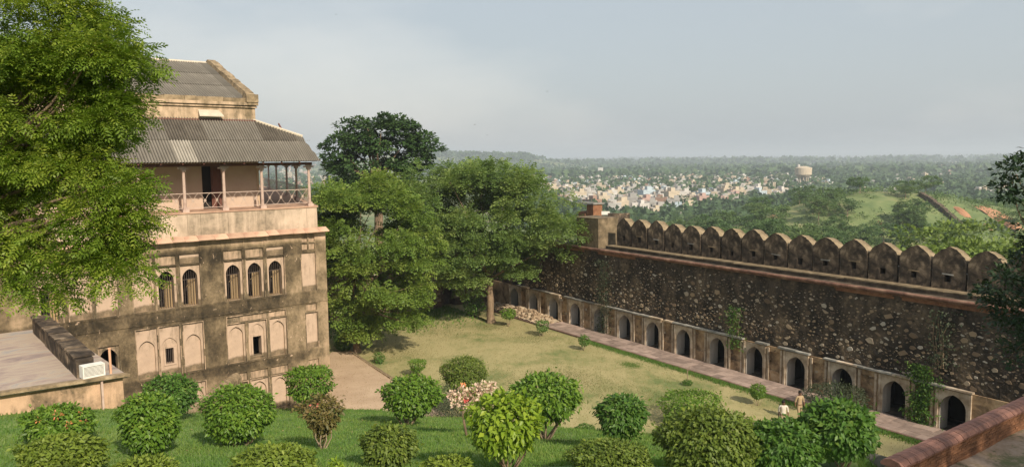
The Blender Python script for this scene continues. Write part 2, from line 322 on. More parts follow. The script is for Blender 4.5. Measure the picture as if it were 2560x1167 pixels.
def terr_z(X, Y):
    d = fort_d(X, Y)
    if d <= 0: return -1.6
    h = PLAIN + (-1.6 - PLAIN) * math.exp(-(d / 95.0) ** 1.25) - 4.5 * math.exp(-((d - 28) / 22) ** 2)
    h += 24.5 * gau(X, Y, 122, 262, 62, 40, 0.35) + 11 * gau(X, Y, 66, 186, 40, 30, 0.8) + 12 * gau(X, Y, 215, 265, 70, 60, 0.2)
    h += 62 * gau(X, Y, -330, 2700, 330, 260, 0.0) + 30 * gau(X, Y, 60, 2800, 180, 200, 0.0)
    h += 0.7 * math.sin(X * .05 + 1.3) * math.sin(Y * .043) * min(1, d / 40)
    if Y > 5000: h += 42 * max(0, math.sin(X * .0011 + .8) * .6 + math.sin(X * .0031 + Y * .0004) * .3) * min(1, (Y - 5000) / 6000)
    return h
def build_terrain():
    nr, na = 165, 220; vs_, fs = [], []
    rr = [4.0 * (17000 / 4.0) ** (i / (nr - 1)) for i in range(nr)]
    aa = [math.radians(-62 + 124 * j / (na - 1)) for j in range(na)] + [math.radians(62 + 236 * j / 40) for j in range(1, 40)]
    na = len(aa)
    for r in rr:
        for a in aa:
            X, Y = r * math.sin(a), r * math.cos(a); vs_.append((X, Y, terr_z(X, Y)))
    for i in range(nr - 1):
        for j in range(na):
            k = (j + 1) % na; fs.append((i * na + j, i * na + k, (i + 1) * na + k, (i + 1) * na + j))
    m, nt, b = new_mat('hill and plain ground')
    n1 = noise(nt, 0.028, 8, 0.65); n2 = noise(nt, 0.25, 8, 0.7)
    g = ramp(nt, math_(nt, 'ADD', math_(nt, 'MULTIPLY', n1, .6), math_(nt, 'MULTIPLY', n2, .4)), [(0.36, (0.07, 0.115, 0.04)), (0.5, (0.15, 0.19, 0.075)), (0.58, (0.22, 0.22, 0.105)), (0.66, (0.29, 0.21, 0.12))])
    nt.links.new(g, b.inputs['Base Color']); bump(nt, b, n2, 0.6, 0.3)
    me = MB(); me.v, me.f, me.m = vs_, fs, [0] * len(fs)
    struct(ob('terrain', me.mesh('terrain', m, True)))
build_terrain()

def m_grass(name, dry, mid, green, bias, sc1=0.16):
    m, nt, b = new_mat(name); b.inputs['Roughness'].default_value = 0.95
    n1 = noise(nt, sc1, 7, 0.62, dist=0.7); n2 = noise(nt, 1.3, 7, 0.7, (1, 0.5, 1)); n3 = noise(nt, 14, 5, 0.7)
    f = math_(nt, 'ADD', math_(nt, 'ADD', math_(nt, 'MULTIPLY', n1, .55), math_(nt, 'MULTIPLY', n2, .30)), math_(nt, 'MULTIPLY', n3, .15))
    c = ramp(nt, f, [(bias - .09, green), (bias - .015, mid), (bias + .06, dry)])
    nt.links.new(c, b.inputs['Base Color']); bump(nt, b, math_(nt, 'ADD', n3, n2), 0.5, 0.06); return m
M['lawn'] = m_grass('dry lawn', (0.355, 0.31, 0.155), (0.265, 0.25, 0.11), (0.14, 0.18, 0.062), 0.48)
M['bank'] = m_grass('green bank turf', (0.19, 0.255, 0.075), (0.125, 0.205, 0.052), (0.085, 0.155, 0.038), 0.5, 0.5)
lb = MB(); N_ = 40
for i in range(N_ + 1):
    for j in range(N_ + 1):
        p = wl(-12 + 60 * i / N_, 2.75 + 57 * j / N_, 0); lb.v.append((p.x, p.y, 0.02 * math.sin(i * 1.3) * math.sin(j * 1.1)))
for i in range(N_):
    for j in range(N_):
        k = i * (N_ + 1) + j; lb.f.append((k, k + N_ + 1, k + N_ + 2, k + 1)); lb.m.append(0)
struct(ob('lawn', lb.mesh('lawn', M['lawn'], True)))
def build_bank():
    b = MB(); xs = np.linspace(-46, 46, 150); ys = np.concatenate([np.linspace(-75, 8, 18), np.linspace(9, 49, 110)])
    for y in ys:
        for x in xs: b.v.append((x, y, bank_z(x, y) if y > 8 else 8.2))
    nx = len(xs)
    for i in range(len(ys) - 1):
        for j in range(nx - 1):
            k = i * nx + j
            if max(b.v[t][2] for t in (k, k + 1, k + nx, k + nx + 1)) < -0.3: continue
            b.f.append((k, k + 1, k + nx + 1, k + nx)); b.m.append(0)
    struct(ob('grass_bank', b.mesh('grass_bank', M['bank'], True)))
build_bank()

def rect_fill(mb, u0, u1, z0, z1, holes, y, mi=0):
    U = sorted({u0, u1, *[h[0] for h in holes], *[h[1] for h in holes]}); Z = sorted({z0, z1, *[h[2] for h in holes], *[h[3] for h in holes]})
    U = [x for x in U if u0 <= x <= u1]; Z = [z for z in Z if z0 <= z <= z1]
    for a, b in zip(U, U[1:]):
        for c, d in zip(Z, Z[1:]):
            mu, mz = (a + b) / 2, (c + d) / 2
            if any(h[0] < mu < h[1] and h[2] < mz < h[3] for h in holes): continue
            mb.quad((a, y, c), (b, y, c), (b, y, d), (a, y, d), mi)
def reveal_rect(mb, h, y, dep, mi=0):
    a, b, c, d = h[:4]
    mb.quad((a, y, c), (a, y + dep, c), (b, y + dep, c), (b, y, c), mi); mb.quad((a, y, d), (b, y, d), (b, y + dep, d), (a, y + dep, d), mi)
    mb.quad((a, y, c), (a, y, d), (a, y + dep, d), (a, y + dep, c), mi); mb.quad((b, y, c), (b, y + dep, c), (b, y + dep, d), (b, y, d), mi)
def arch_pts(hw, zs, za, n=7, sharp=1.3):
    r = hw * sharp; H = math.sqrt(r * r - (r - hw) ** 2); P = []
    a1 = math.acos((r - hw) / r)
    for i in range(n + 1):
        a = a1 * i / n; P.append((-(r * math.cos(a) - (r - hw)), zs + (za - zs) * r * math.sin(a) / H))
    return P + [(-x, z) for x, z in P[-2::-1]]
def arch_panel(mb, x0, x1, z0, z1, hw, zs, za, y, dep, zb=0.0, mf=0, mr=0, mbk=None, sharp=1.3):
    A = arch_pts(hw, zs, za, sharp=sharp)
    mb.quad((x0, y, z0), (-hw, y, z0), (-hw, y, z1), (x0, y, z1), mf); mb.quad((hw, y, z0), (x1, y, z0), (x1, y, z1), (hw, y, z1), mf)
    if zb > z0: mb.quad((-hw, y, z0), (hw, y, z0), (hw, y, zb), (-hw, y, zb), mf)
    for (xa, a), (xb, b) in zip(A, A[1:]): mb.quad((xa, y, a), (xb, y, b), (xb, y, z1), (xa, y, z1), mf)
    O = [(-hw, zb)] + A + [(hw, zb)]; n = len(O)
    for i in range(n):
        p, q = O[i], O[(i + 1) % n]
        mb.quad((p[0], y, p[1]), (p[0], y + dep, p[1]), (q[0], y + dep, q[1]), (q[0], y, q[1]), mr)
    if mbk is not None: mb.add([(x, y + dep, z) for x, z in O], [tuple(range(n))], mbk)

# ------------------------------------------------------------------ palace building on the left
bd = empty('palace_building', B0, B_ROT, 'weathered pink plaster palace building with corrugated roofs and a pillared veranda', 'building')
S2, S1 = (7.12, 9.42), (3.50, 6.02)
GL, G1, G2 = [-14.75, -13.42, -12.22], [-10.45, -9.30, -8.06], [-5.70, -4.46, -3.22]
HW = 0.52; holes = []
for cx in GL + G1 + G2:
    holes.append((cx - HW, cx + HW, *S2)); holes.append((cx - HW, cx + HW, 9.50, 10.02))
for cx in G1: holes.append((cx - HW, cx + HW, 3.50, 6.20)); holes.append((cx - HW, cx + HW, 0.3, 2.85))
for cx in G2: holes.append((cx - HW, cx + HW, 3.50, 5.80)); holes.append((cx - HW, cx + HW, 0.3, 2.35)); holes.append((cx - HW, cx + HW, 2.43, 2.90))
holes.append((-6.2, -2.74, 5.87, 6.22)); holes.append((-12.8, -11.8, 3.9, 5.6))
holes += [(-1.60, -0.70, 7.13, 9.48), (-1.46, -0.71, 3.63, 5.81), (-1.43, -0.73, 5.92, 6.35), (-1.40, -0.71, 2.43, 2.90), (-1.55, -1.18, 9.66, 10.05), (-1.10, -0.72, 9.66, 10.05), (-1.55, -1.18, 10.13, 10.62), (-1.10, -0.72, 10.13, 10.62)]
fb = MB(); rect_fill(fb, -30, 0, -2.5, 10.72, holes, 0.0)
for h in holes: reveal_rect(fb, h, 0.0, 0.10)
# pilaster strips, sills and incised joints in the top band
for cx in G1 + G2 + GL: fb.box(cx - HW - .02, cx + HW + .02, -0.035, -0.001, 7.03, 7.115)
for g in (G1, G2):
    for z in (3.42, 9.435): fb.box(g[0] - .56, g[2] + .56, -0.04, -0.001, z, z + .06)
    for cx in (g[0] - .6, (g[0] + g[1]) / 2, (g[1] + g[2]) / 2, g[2] + .6): fb.box(cx - .035, cx + .035, -0.03, -0.001, 7.2, 10.6)
fb.box(-30, -0.01, -0.045, -0.001, 6.42, 6.50)
fb.quad((0, 0, -2.5), (6, 18, -2.5), (6, 18, 10.72), (0, 0, 10.72)); fb.quad((6, 18, -2.5), (14, 46, -2.5), (14, 46, 10.72), (6, 18, 10.72))
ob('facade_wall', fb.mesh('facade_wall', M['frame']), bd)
mo = MB()
for h in holes:
    if h[3] - h[2] > 1.5 or h[1] - h[0] > 1.2:
        a, b, c, d = h
        for q in ((a - .05, a - .001, c, d), (b + .001, b + .05, c, d), (a - .05, b + .05, d + .001, d + .05)):
            n_ = max(1, int(max(q[1] - q[0], q[3] - q[2]) / .35))
            for i in range(n_):
                if R.random() < .22: continue
                if q[3] - q[2] > q[1] - q[0]: L_ = (q[3] - q[2]) / n_; mo.box(q[0], q[1], -.022 + R.uniform(-.006, .006), -.001, q[2] + i * L_ + .002, q[2] + (i + 1) * L_ - .002, j=.004)
                else: L_ = (q[1] - q[0]) / n_; mo.box(q[0] + i * L_ + .002, q[0] + (i + 1) * L_ - .002, -.022 + R.uniform(-.006, .006), -.001, q[2], q[3], j=.004)
o_ = ob('moulding', mo.mesh('moulding', M['panelst']), bd); o_['kind'] = 'stuff'
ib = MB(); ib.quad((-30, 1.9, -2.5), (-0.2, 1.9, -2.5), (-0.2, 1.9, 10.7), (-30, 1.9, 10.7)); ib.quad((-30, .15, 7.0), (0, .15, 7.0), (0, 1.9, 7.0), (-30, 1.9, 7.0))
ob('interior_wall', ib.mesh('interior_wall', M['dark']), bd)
def niche_mesh(kind, h, hw=.41, za=None, w=HW, sharp=1.3):
    mb = MB(); za = za or h * .86; zs = za - .52
    if kind == 'blind': arch_panel(mb, -w, w, 0, h, hw, zs, za, 0, .13, 0.02, 0, 1, 0, sharp)
    elif kind == 'plain': mb.quad((-w, 0, 0), (w, 0, 0), (w, 0, h), (-w, 0, h))
    elif kind == 'open': arch_panel(mb, -w, w, 0, h, hw, zs, za, 0, .42, 0.02, 0, 1, None, sharp)
    elif kind in ('slot', 'doorway'):
        arch_panel(mb, -w, w, 0, h, hw, zs, za, 0, .07, 0.02, 0, 1, None, sharp)
        o = (-.22, .20, .62, 1.48) if kind == 'slot' else (-.26, .24, .22, 1.36)
        A = arch_pts(hw, zs, za, sharp=sharp); zt = o[3]
        rect_fill(mb, -hw, hw, .02, zs, [o], .07); reveal_rect(mb, o, .07, .4)
        mb.add([(x, .07, z) for x, z in A], [tuple(range(len(A)))])
        for (a, b, c, d) in ((o[0] - .1, o[0], o[2] - .08, o[3] + .1), (o[1], o[1] + .12, o[2] - .08, o[3] + .1), (o[0], o[1], o[3], o[3] + .1), (o[0], o[1], o[2] - .08, o[2])): mb.box(a, b, .02, .069, c, d)
    return mb
def place_niche(kind, cx, h_, mt, name='niche', **k):
    w = (h_[1] - h_[0]) / 2
    return ob(name, niche_mesh(kind, h_[3] - h_[2], w=w, **k).mesh(name, [mt, M['frame']]), bd, ((h_[0] + h_[1]) / 2, .10, h_[2]))
gb_ = MB()
for i in range(7): x = -.36 + .12 * i; gb_.tube([(x, .18, .04), (x, .18, 2.02 - .9 * abs(x) ** 1.4)], .014, 5)
gb_.tube([(-.42, .19, 1.46), (.42, .19, 1.5)], .02, 5)
grille_me = gb_.mesh('grille', M['iron'])
sb_ = MB()
for i in range(3):
    x0, x1 = .40 - .115 * (i + 1), .40 - .115 * i - .014
    sb_.add([(x0, .42 + (i + 1) * .07, .02), (x1, .42 + i * .07, .02), (x1, .42 + i * .07, 1.42), (x0, .42 + (i + 1) * .07, 1.42), (x0, .45 + (i + 1) * .07, .02), (x1, .45 + i * .07, .02), (x1, .45 + i * .07, 1.42), (x0, .45 + (i + 1) * .07, 1.42)],
            ((0, 1, 2, 3), (7, 6, 5, 4), (0, 3, 7, 4), (1, 5, 6, 2), (3, 2, 6, 7), (0, 4, 5, 1)))
sb_.tube([(-.05, .60, 1.0), (.36, .40, 1.38)], .018, 5); sb_.box(-.42, .42, .2, .75, -.03, .015)
shutter_me = sb_.mesh('shutter', M['shutter'])
def place_window(cx, z0, za=2.06):
    o = ob('window', niche_mesh('open', S2[1] - z0, .40, za).mesh('window', [M['niche'], M['frame']]), bd, (cx, .10, z0))
    ob('grille', grille_me, o); ob('shutter', shutter_me, o)
for cx in G1[1:] + G2: place_window(cx, S2[0])
place_window(GL[0], S2[0])
for cx in (G1[0], GL[1], GL[2]): place_niche('blind', cx, (cx - HW, cx + HW, *S2), M['niche'])
for i, cx in enumerate(GL + G1 + G2): place_niche('plain', cx, (cx - HW, cx + HW, 9.50, 10.02), M['niche'] if i in (5, 8) else M['panelst'], 'panel')
for cx, k in zip(G1, ('blind', 'slot', 'blind')): place_niche(k, cx, (cx - HW, cx + HW, 3.50, 6.20), M['niche'], 'window' if k == 'slot' else 'niche', za=2.06)
for cx, k in zip(G2, ('blind', 'doorway', 'blind')): place_niche(k, cx, (cx - HW, cx + HW, 3.50, 5.80), M['niche'], 'doorway' if k == 'doorway' else 'niche', za=2.10)
bars = MB()
for i in range(4): x = -.15 + .1 * i; bars.tube([(x, .12, .62), (x, .12, 1.48)], .016, 5)
ob('grille', bars.mesh('grille', M['iron']), bd, (G1[1], .10, 3.5))
for cx in G1: place_niche('plain' if cx != G1[2] else 'blind', cx, (cx - HW, cx + HW, .3, 2.85), M['panelst'] if cx != G1[2] else M['niche'])
for cx in G2:
    place_niche('blind' if cx != G2[0] else 'plain', cx, (cx - HW, cx + HW, .3, 2.35), M['niche'] if cx != G2[0] else M['panelst'], za=1.88)
    place_niche('plain', cx, (cx - HW, cx + HW, 2.43, 2.90), M['panelst'], 'panel')
place_niche('plain', 0, (-6.2, -2.74, 5.87, 6.22), M['panelst'], 'panel')
place_niche('open', 0, (-12.8, -11.8, 3.9, 5.6), M['panelst'], 'doorway', za=1.55)
for h in holes[-8:]: place_niche('plain', 0, h, M['niche'] if h[3] - h[2] > 1 else M['panelst'], 'panel')
# sloping stone ledge, one slab after another
u = -22.0
while u < 0.0:
    w_ = min(R.uniform(.62, .95), .06 - u); mb = MB(); z = 10.72 + R.uniform(-.012, .012)
    mb.add([(0, .02, z + .20), (w_ - .012, .02, z + .20), (w_ - .012, -.46, z), (0, -.46, z), (0, .02, z + .26), (w_ - .012, .02, z + .26), (w_ - .012, -.46, z + .055), (0, -.46, z + .055)],
           ((0, 1, 2, 3), (7, 6, 5, 4), (0, 4, 5, 1), (1, 5, 6, 2), (2, 6, 7, 3), (3, 7, 4, 0)))
    ob('ledge_slab', mb.mesh('ledge_slab', M['slab']), bd, (u, 0, 0)); u += w_
# terrace parapet panels
js = [-22, -19, -16.6, -14.3, -12.0, -10.75, -10.1, -8.05, -7.35, -5.85, -3.7, -1.15, -.47]
for a, b in zip(js, js[1:]):
    mb = MB(); mb.box(a + .006, b - .006, .03 + R.uniform(0, .008), .4, 10.93, 12.2)
    ob('parapet_panel', mb.mesh('parapet_panel', M['parapet']), bd)
dk = MB(); dk.prism([(-22, -.02), (-.42, -.02), (4.7, 14.5), (14, 46), (-22, 46)], 12.19, 12.27)
dk.quad((-.47, .03, 10.9), (4.6, 14.5, 10.9), (4.6, 14.5, 12.19), (-.47, .03, 12.19)); dk.quad((4.6, 14.5, 10.9), (13.9, 46, 10.9), (13.9, 46, 12.19), (4.6, 14.5, 12.19))
ob('terrace_deck', dk.mesh('terrace_deck', M['slab']), bd)
# house on the terrace
hb = MB(); hh = [(-6.41, -5.27, 12.27, 14.85), (-11.5, -10.55, 12.27, 14.85)]
rect_fill(hb, -22, -3.1, 12.27, 17.35, hh, 2.4, 0)
for h in hh: reveal_rect(hb, h, 2.4, .4, 0)
hb.quad((-3.1, 2.4, 12.27), (-3.1, 15.6, 12.27), (-3.1, 15.6, 18.7), (-3.1, 2.4, 18.7)); hb.quad((-22, 15.6, 12.27), (-3.1, 15.6, 12.27), (-3.1, 15.6, 18.7), (-22, 15.6, 18.7))
hb.add([(-3.12, 2.4, 18.7), (-3.12, 15.6, 18.7), (-3.12, 9, 21.5)], ((0, 1, 2),))
ob('house_wall', hb.mesh('house_wall', M['verandawall']), bd)
mb = MB()
for a, b in ((-22, -11.5), (-10.55, -6.41), (-5.27, -3.1)): mb.box(a, b, 2.36, 2.398, 12.272, 12.62)
ob('skirting', mb.mesh('skirting', M['verandawall']), bd)
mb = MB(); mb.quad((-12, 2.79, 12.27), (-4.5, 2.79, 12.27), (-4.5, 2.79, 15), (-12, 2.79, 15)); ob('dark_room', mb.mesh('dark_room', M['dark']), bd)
for x0, x1 in ((-5.86, -5.29), (-10.9, -10.57)):
    mb = MB(); mb.box(x0, x1, 2.50, 2.55, 12.29, 14.83); mb.box(x0 + .08, x1 - .08, 2.47, 2.499, 12.5, 13.4); mb.box(x0 + .08, x1 - .08, 2.47, 2.499, 13.6, 14.6); ob('door', mb.mesh('door', M['door']), bd)
mb = MB(); rect_fill(mb, -22, -3.1, 17.35, 18.16, [], 2.39); mb.box(-3.18, -3.05, 2.36, 2.6, 12.3, 17.3); ob('upper_wall', mb.mesh('upper_wall', M['upper']), bd)
mb = MB(); mb.box(-22, -3.02, 2.28, 2.6, 18.16, 18.25); mb.box(-22, -2.97, 2.18, 2.6, 18.30, 18.47); mb.box(-22, -3.05, 2.32, 2.6, 18.25, 18.30); ob('upper_cornice', mb.mesh('upper_cornice', M['upper']), bd)
mb = MB(); x = -22
while x < -3.4: w_ = R.uniform(.5, 1.1); mb.box(x, min(x + w_, -3.3), 2.25 + R.uniform(-.03, .03), 2.9, 18.47, 18.74 + R.uniform(-.05, .03), j=.012); x += w_ + .01
ob('gutter_wall', mb.mesh('gutter_wall', M['coping']), bd)
mb = MB(); mb.box(-22, -3.0, 2.25, 2.39, 17.36, 17.44); ob('flashing', mb.mesh('flashing', M['door']), bd)
mb = MB(); mb.add([(-6.42, 2.39, 17.98), (-5.25, 2.39, 17.98), (-5.12, 1.95, 17.62), (-6.5, 1.95, 17.62), (-6.42, 2.39, 17.92), (-5.25, 2.39, 17.92), (-5.12, 1.95, 17.57), (-6.5, 1.95, 17.57)], ((3, 2, 1, 0), (4, 5, 6, 7), (3, 7, 6, 2), (0, 4, 7, 3), (2, 6, 5, 1)))
mb.box(-6.25, -5.35, 2.375, 2.389, 17.48, 17.9); ob('vent_hood', mb.mesh('vent_hood', M['ridge']), bd)
# gable coping: two sloping masonry arms
mb = MB()
for (w0, z0, w1, z1) in ((2.15, 18.72, 9.0, 21.55), (15.85, 18.72, 9.0, 21.55)):
    for i in range(14):
        t0, t1 = i / 14, (i + 1) / 14 - .004; jz = R.uniform(-.03, .03); a = [w0 + (w1 - w0) * t for t in (t0, t1)]; b = [z0 + (z1 - z0) * t + jz for t in (t0, t1)]
        mb.add([(-3.62, a[0], b[0] - .4), (-3.0, a[0], b[0] - .4), (-3.0, a[1], b[1] - .4), (-3.62, a[1], b[1] - .4), (-3.55, a[0], b[0] + .16), (-3.06, a[0], b[0] + .16), (-3.06, a[1], b[1] + .16), (-3.55, a[1], b[1] + .16)],
               ((0, 1, 2, 3), (7, 6, 5, 4), (0, 4, 5, 1), (1, 5, 6, 2), (2, 6, 7, 3), (3, 7, 4, 0)))
mb.box(-3.7, -2.98, 2.1, 2.75, 18.48, 18.95)
ob('gable_coping', mb.mesh('gable_coping', M['coping']), bd)
# corrugated sheets
def sheet_mesh(w, L, top=None, n=7, amp=.045):
    mb = MB(); k = n * 4
    for i in range(k + 1):
        x = w * i / k; z = amp * math.cos(2 * math.pi * i / 4); t = L if top is None else max(.02, min(L, top(x)))
        mb.v += [(x, 0, z), (x, t, z)]
    for i in range(k): mb.f.append((2 * i, 2 * i + 2, 2 * i + 3, 2 * i + 1)); mb.m.append(0)
    return mb
LT = math.hypot(2.9, 2.45); AT = math.atan2(2.45, 2.9)
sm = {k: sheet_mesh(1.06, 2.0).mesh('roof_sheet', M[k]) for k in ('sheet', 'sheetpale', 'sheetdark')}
def hip(u): return LT + (u + 3.3) * (2.21 - LT) / 2.57 if u < -.73 else 2.21 * (-.37 - u) / .36
i = 0; u = -22.2
while u < -.4:
    w_ = min(1.05, -.37 - u)
    for row in (0, 1):
        y0 = row * 1.86; lift = .035 - .0 * row + (0.0 if row == 0 else .035)
        mk = 'sheetpale' if (row == 0 and -9.0 < u < -8.0) else 'sheetdark' if (row == 1 and (-3.6 < u < -2.2 or -8.6 < u < -7.2)) or (row == 0 and R.random() < .02) else 'sheet'
        if u + w_ < -3.3 and w_ > 1.0: me = sm[mk]
        else:
            if hip(u + .02) - y0 < .05: continue
            me = sheet_mesh(w_ + .01, 2.0, lambda x, y0=y0, u=u: hip(u + x) - y0).mesh('roof_sheet', M[mk])
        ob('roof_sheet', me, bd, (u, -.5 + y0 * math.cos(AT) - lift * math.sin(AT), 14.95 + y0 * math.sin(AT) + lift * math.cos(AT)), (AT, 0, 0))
    u += 1.05
def slab_between(mb, a, b, wd, th):
    mb.tube([a, b], wd, 6)
mb = MB(); slab_between(mb, (-3.25, 2.38, 17.44), (-.70, 1.17, 16.46), .09, .05); ob('hip_cap', mb.mesh('hip_cap', M['ridge']), bd)
mb = MB(); mb.quad((-3.2, 2.5, 17.38), (-.72, 1.2, 16.36), (9.5, 30, 16.2), (6.0, 31, 17.38)); mb.quad((-.72, 1.2, 16.36), (-.38, -.45, 14.97), (10.9, 29.5, 14.97), (9.5, 30, 16.2)); ob('side_roof', mb.mesh('side_roof', M['sheet']), bd)
mb = MB(); mb.box(-22, -.6, .22, .34, 14.74, 14.9); mb.box(-22, -.5, -.3, -.24, 14.95, 15.03)
for i in range(20): x = -21.5 + i * 1.1; mb.add([(x, -.42, 14.93), (x + .07, -.42, 14.93), (x + .07, 2.38, 17.30), (x, 2.38, 17.30), (x, -.42, 14.85), (x + .07, -.42, 14.85), (x + .07, 2.38, 17.20), (x, 2.38, 17.20)], ((3, 2, 1, 0), (4, 5, 6, 7), (0, 1, 5, 4), (2, 3, 7, 6), (1, 2, 6, 5), (3, 0, 4, 7))) if x < -1.2 else None
ob('roof_beam', mb.mesh('roof_beam', M['door']), bd)
LU = math.hypot(6.5, 2.7); AU = math.atan2(2.7, 6.5)
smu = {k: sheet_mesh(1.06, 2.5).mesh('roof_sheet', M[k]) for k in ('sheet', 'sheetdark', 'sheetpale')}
u = -22
while u < -3.7:
    for row in range(3):
        y0 = row * 2.28; mk = 'sheet'
        me = smu[mk] if u + 1.05 < -3.6 else sheet_mesh(-3.6 - u, 2.5).mesh('roof_sheet', M[mk])
        lift = .04 + row * .03
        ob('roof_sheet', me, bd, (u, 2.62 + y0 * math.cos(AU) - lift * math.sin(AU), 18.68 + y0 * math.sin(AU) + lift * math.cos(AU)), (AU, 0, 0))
    u += 1.05
mb = MB(); mb.quad((-22, 9.1, 21.38), (-3.6, 9.1, 21.38), (-3.6, 15.7, 18.7), (-22, 15.7, 18.7)); ob('rear_roof', mb.mesh('rear_roof', M['sheet']), bd)
mb = MB(); mb.tube([(-22, 9.1, 21.42), (-3.62, 9.1, 21.42)], .13, 6); ob('ridge_cap', mb.mesh('ridge_cap', M['ridge']), bd)
# posts and railings
pb = MB(); pb.box(-.17, .17, -.17, .17, 0, .16); pb.box(-.125, .125, -.125, .125, .16, .26)
pb.tube([(0, 0, .26), (0, 0, 1.2), (0, 0, 2.3)], [.088, .082, .074], 8); pb.box(-.11, .11, -.11, .11, 2.22, 2.34); pb.box(-.3, .3, -.08, .08, 2.34, 2.44, 0); pb.box(-.17, .17, -.07, .07, 2.44, 2.52)
post_me = pb.mesh('veranda_post', M['post'])
PS = [-19.2, -16.95, -14.75, -12.55, -10.33, -8.05, -5.9, -3.72, -.8]
for x in PS: ob('veranda_post', post_me, bd, (x, .3, 12.25))
SIDE = [(-.8, .3), (1.6, 7.4), (4.0, 14.5), (6.2, 21.7), (8.5, 29.0), (12, 40)]
for x, y in SIDE[1:5]: ob('veranda_post', post_me, bd, (x, y, 12.25))
def railing(L):
    mb = MB(); mb.tube([(.08, 0, 1.02), (L - .08, 0, 1.02)], .022, 6); mb.tube([(.1, 0, .22), (L - .1, 0, .22)], .018, 6)
    n = max(2, round(L / .75)); d = (L - .2) / n
    for i in range(n):
        x0 = .1 + i * d
        for s in (0, 1):
            P = [(x0 + d * t, 0, .62 + (.40 if s else -.40) * math.cos(math.pi * t)) for t in (0, .2, .4, .5, .6, .8, 1)]; mb.tube(P, .011, 4)
        for a in range(3):
            c, s_ = math.cos(a * math.pi / 3 + .5) * .09, math.sin(a * math.pi / 3 + .5) * .09
            mb.tube([(x0 + d / 2 - c, 0, .62 - s_), (x0 + d / 2 + c, 0, .62 + s_)], .016, 4)
    return mb.mesh('railing', M['rail'])
for a, b in zip(PS, PS[1:]): ob('railing', railing(b - a), bd, (a, .3, 12.25))
for (a, b), (c, d) in zip(SIDE, SIDE[1:]): ob('railing', railing(math.hypot(c - a, d - b)), bd, (a, b, 12.25), (0, 0, math.atan2(d - b, c - a)))

# ------------------------------------------------------------------ flat-roofed annex, its parapet, louvred box and post
ax = empty('annex', B0, B_ROT, 'low flat-roofed annex with peach front wall against the palace, grass below it', 'annex')
mb = MB(); mb.prism([(-14.25, -11.65), (-14.7, -.02), (-30, -.02), (-30, -9.75), (-18.1, -11.2)], 3.5, 6.9); ob('wall', mb.mesh('wall', m_plaster('annex plaster', (0.50, 0.34, 0.225), (0.09, 0.07, 0.045), (0.30, 0.21, 0.13), 0.50)), ax)
mb = MB(); mb.prism([(-14.12, -11.85), (-14.6, -.025), (-30, -.025), (-30, -9.95), (-18.1, -11.4)], 6.9, 7.0)
roofm, nt, b_ = new_mat('stained roof screed')
c_ = ramp(nt, noise(nt, .55, 8, .62, (1, 2.2, 1), dist=.8), [(.3, (0.20, 0.16, 0.16)), (.45, (0.34, 0.27, 0.23)), (.55, (0.40, 0.33, 0.26)), (.66, (0.27, 0.265, 0.27))]); nt.links.new(c_, b_.inputs['Base Color']); bump(nt, b_, noise(nt, 6, 6, .65), .4, .02)
ob('roof_slab', mb.mesh('roof_slab', roofm), ax)
mb = MB(); mb.prism([(-14.05, -11.95), (-14.2, -11.62), (-18.1, -11.17), (-30, -9.72), (-30, -10.05), (-18.1, -11.5)], 6.96, 7.06); ob('roof_edge', mb.mesh('roof_edge', M['coping']), ax)
for i, w in enumerate([-11.1, -9.4, -7.7, -6.0, -4.3, -2.6]):
    mb = MB(); mb.box(-15.66 + R.uniform(-.02, .02), -15.08, w + .01, w + 1.68, 7.0, 7.72 + R.uniform(-.02, .02), j=.01); mb.box(-15.72, -15.0, w + .2, w + 1.66, 7.725, 7.80, j=.01)
    ob('parapet_block', mb.mesh('parapet_block', M['merlon']), ax)
mb = MB(); mb.box(-17.0, -14.0, -12.3, -11.7, 4.6, 5.75, j=.06); mb.box(-20, -17, -12.1, -11.3, 4.6, 5.8, j=.06); ob('plinth', mb.mesh('plinth', M['coping']), ax)
mb = MB(); mb.box(-15.02, -14.95, -11.78, -11.6, 5.4, 6.9); ob('downpipe', mb.mesh('downpipe', M['post']), ax)
bxp = bl(-15.2, -11.35, 7.06)
lb_ = empty('louvred_box', bxp, B_ROT + .12, 'white louvred metal box at the end of the dark annex parapet', 'louvre box')
mb = MB()
for (a, b, c, d) in ((-.38, -.34, 0, .46), (.34, .38, 0, .46), (-.34, .34, .42, .46), (-.34, .34, 0, .04)): mb.box(a, b, -.2, .2, c, d)
mb.quad((-.38, -.2, .462), (.38, -.2, .462), (.38, .2, .462), (-.38, .2, .462)); ob('casing', mb.mesh('casing', M['white']), lb_); mb = MB(); mb.box(-.335, .335, -.13, .19, .045, .415); ob('core', mb.mesh('core', M['iron']), lb_)
lm = MB(); lm.box(-.335, .335, -.2, -.17, -.011, .011)
lme = lm.mesh('slat', M['white'])
for i in range(8): ob('slat', lme, lb_, (0, 0, .06 + .046 * i))
mb = MB(); mb.tube([(0, 0, 0), (0, 0, .95)], .045, 8); mb.tube([(0, 0, .95), (0, 0, 1.0)], .06, 8)
thing(ob('roof_post', mb.mesh('roof_post', M['skirting']), None, bl(-14.55, -11.2, 7.0)), 'short peach pipe standing on the annex roof edge beside the white louvred box', 'post')
